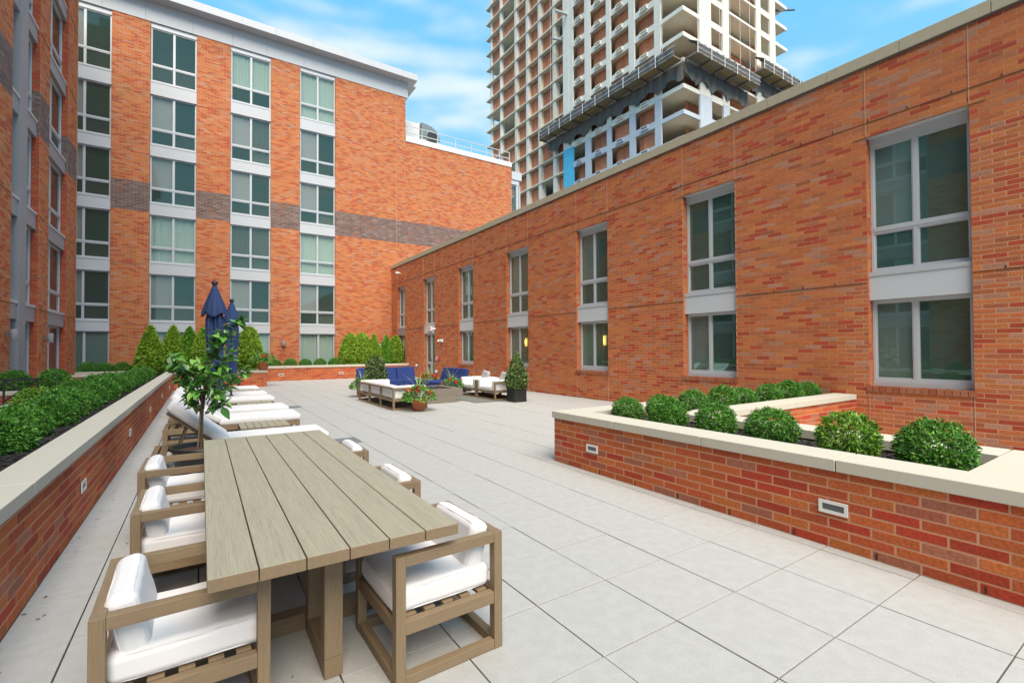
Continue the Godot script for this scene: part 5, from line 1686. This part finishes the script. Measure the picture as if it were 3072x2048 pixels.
func potted_tree() -> void:
	var o := thing("potted_tree", "small broad-leaved tree on a thin stem in a round black pot behind the dining chairs", "tree", Vector3(0.02, 0, -7.2))
	rng.seed = 741
	var g := Geo.new()
	g.lathe([[0.0, 0.0], [0.26, 0.0], [0.31, 0.40], [0.345, 0.42], [0.345, 0.455], [0.315, 0.455], [0.30, 0.40], [0.0, 0.40]], 32)
	part(o, "pot", g, M.black_pot)
	g = Geo.new()
	g.lathe([[0.30, 0.40], [0.2, 0.425], [0.0, 0.43]], 24)
	part(o, "soil", g, M.pot_soil)
	g = Geo.new()
	g.tube(Vector3(-0.02, 0.40, 0), Vector3(-0.01, 0.75, 0.01), 0.019, 0.015, 8); g.tube(Vector3(-0.01, 0.75, 0.01), Vector3(0.0, 1.05, 0), 0.015, 0.013, 8)
	part(o, "trunk", g, M.bark)
	g = Geo.new()
	g.tube(Vector3(-0.055, 0.40, 0.03), Vector3(-0.012, 1.12, 0.02), 0.009, 0.009, 6)
	part(o, "stake", g, M.woody)
	var crown := Node3D.new()
	crown.name = "crown"
	o.add_child(crown)
	var ends := [Vector3(-0.36, 1.52, 0.02), Vector3(-0.31, 1.60, 0.12), Vector3(-0.24, 1.34, -0.1), Vector3(-0.10, 1.22, 0.2), Vector3(-0.12, 1.05, 0.02), Vector3(0.24, 0.98, 0.03), Vector3(0.17, 1.12, 0.16), Vector3(0.46, 1.40, 0.02), Vector3(0.36, 1.28, -0.15), Vector3(0.30, 1.62, 0.05), Vector3(0.16, 1.86, 0.0), Vector3(0.24, 1.98, 0.05), Vector3(0.43, 2.08, 0.0), Vector3(0.02, 1.52, 0.1), Vector3(0.05, 1.36, 0.22), Vector3(0.22, 1.48, 0.16), Vector3(0.12, 1.72, -0.12), Vector3(-0.05, 1.42, -0.22), Vector3(0.28, 1.42, -0.22), Vector3(-0.14, 1.46, 0.02)]
	var bg := Geo.new()
	var lm := []
	for k in 4: # a few leaf shapes: broad, pointed, folded along the midrib and curling
		var lg := Geo.new()
		var n := 5
		var lw := 0.060 + 0.006 * k
		var ll := 0.112 + 0.01 * k
		var prev := []
		for j in n + 1:
			var t := float(j) / n
			var wd := lw * 0.5 * sin(PI * pow(t, 0.75)) + 0.0008
			var y := -0.022 * t * t * (1 + 0.4 * k)
			var row := [Vector3(t * ll, y + wd * 0.35, -wd), Vector3(t * ll, y, 0), Vector3(t * ll, y + wd * 0.35, wd)]
			if j > 0:
				lg.quad(prev[1], row[1], row[0], prev[0]); lg.quad(prev[2], row[2], row[1], prev[1])
			prev = row
		lm.append(lg.mesh(null))
	var mats := []
	for c in [Color(0.07, 0.22, 0.035), Color(0.12, 0.32, 0.05), Color(0.22, 0.44, 0.09), Color(0.04, 0.13, 0.025)]:
		var m := mat(lin(c.r, c.g, c.b), 0.36)
		m.backlight = Color(0.14, 0.22, 0.05)
		mats.append(m)
	var leaves := 0
	var more := Geo.new()
	for e in ends:
		var st := Vector3(0, clampf(e.y - 0.45, 0.85, 1.45), 0) * Vector3(1, 1, 1) + Vector3(e.x * 0.15, 0, e.z * 0.15)
		if e.y > 1.5: bg.tube(Vector3(0, 1.0, 0), st, 0.010, 0.008, 6)
		var mid: Vector3 = st.lerp(e, 0.5) + Vector3(0, 0.03, 0)
		bg.tube(st, mid, 0.008, 0.006, 6); bg.tube(mid, e, 0.006, 0.003, 6)
		for k in 22:
			var t := 0.35 + 0.65 * pow(rng.randf(), 0.6)
			var p: Vector3 = st.lerp(e, t) + rand_dir() * 0.035
			var d: Vector3 = (rand_dir() + (e - st).normalized() * 0.5 + Vector3(0, -0.15, 0)).normalized()
			var nn := (Vector3.UP + rand_dir() * 0.6).normalized()
			var z: Vector3 = d.cross(nn).normalized()
			var bs := Basis(d, z.cross(d).normalized(), z)
			if k >= 15: # past three hundred, leaves are joined
				var c2: Color = [Color(0.07, 0.22, 0.035), Color(0.12, 0.32, 0.05), Color(0.22, 0.44, 0.09), Color(0.04, 0.13, 0.025)][rng.randi() % 4]
				leaf_at(more, p + rand_dir() * 0.03, d, nn, rng.randf_range(0.09, 0.14), rng.randf_range(0.05, 0.07), c2)
				continue
			put(crown, "leaf", lm[rng.randi() % 4], Transform3D(bs.scaled_local(Vector3.ONE * rng.randf_range(0.85, 1.3)), p), mats[rng.randi() % 4])
			leaves += 1
	var mo := part(crown, "leaves", more, M.leaf_gloss)
	mo.set_meta("kind", "stuff")
	var br := part(o, "branch", bg, M.bark)
	br.name = "branch"
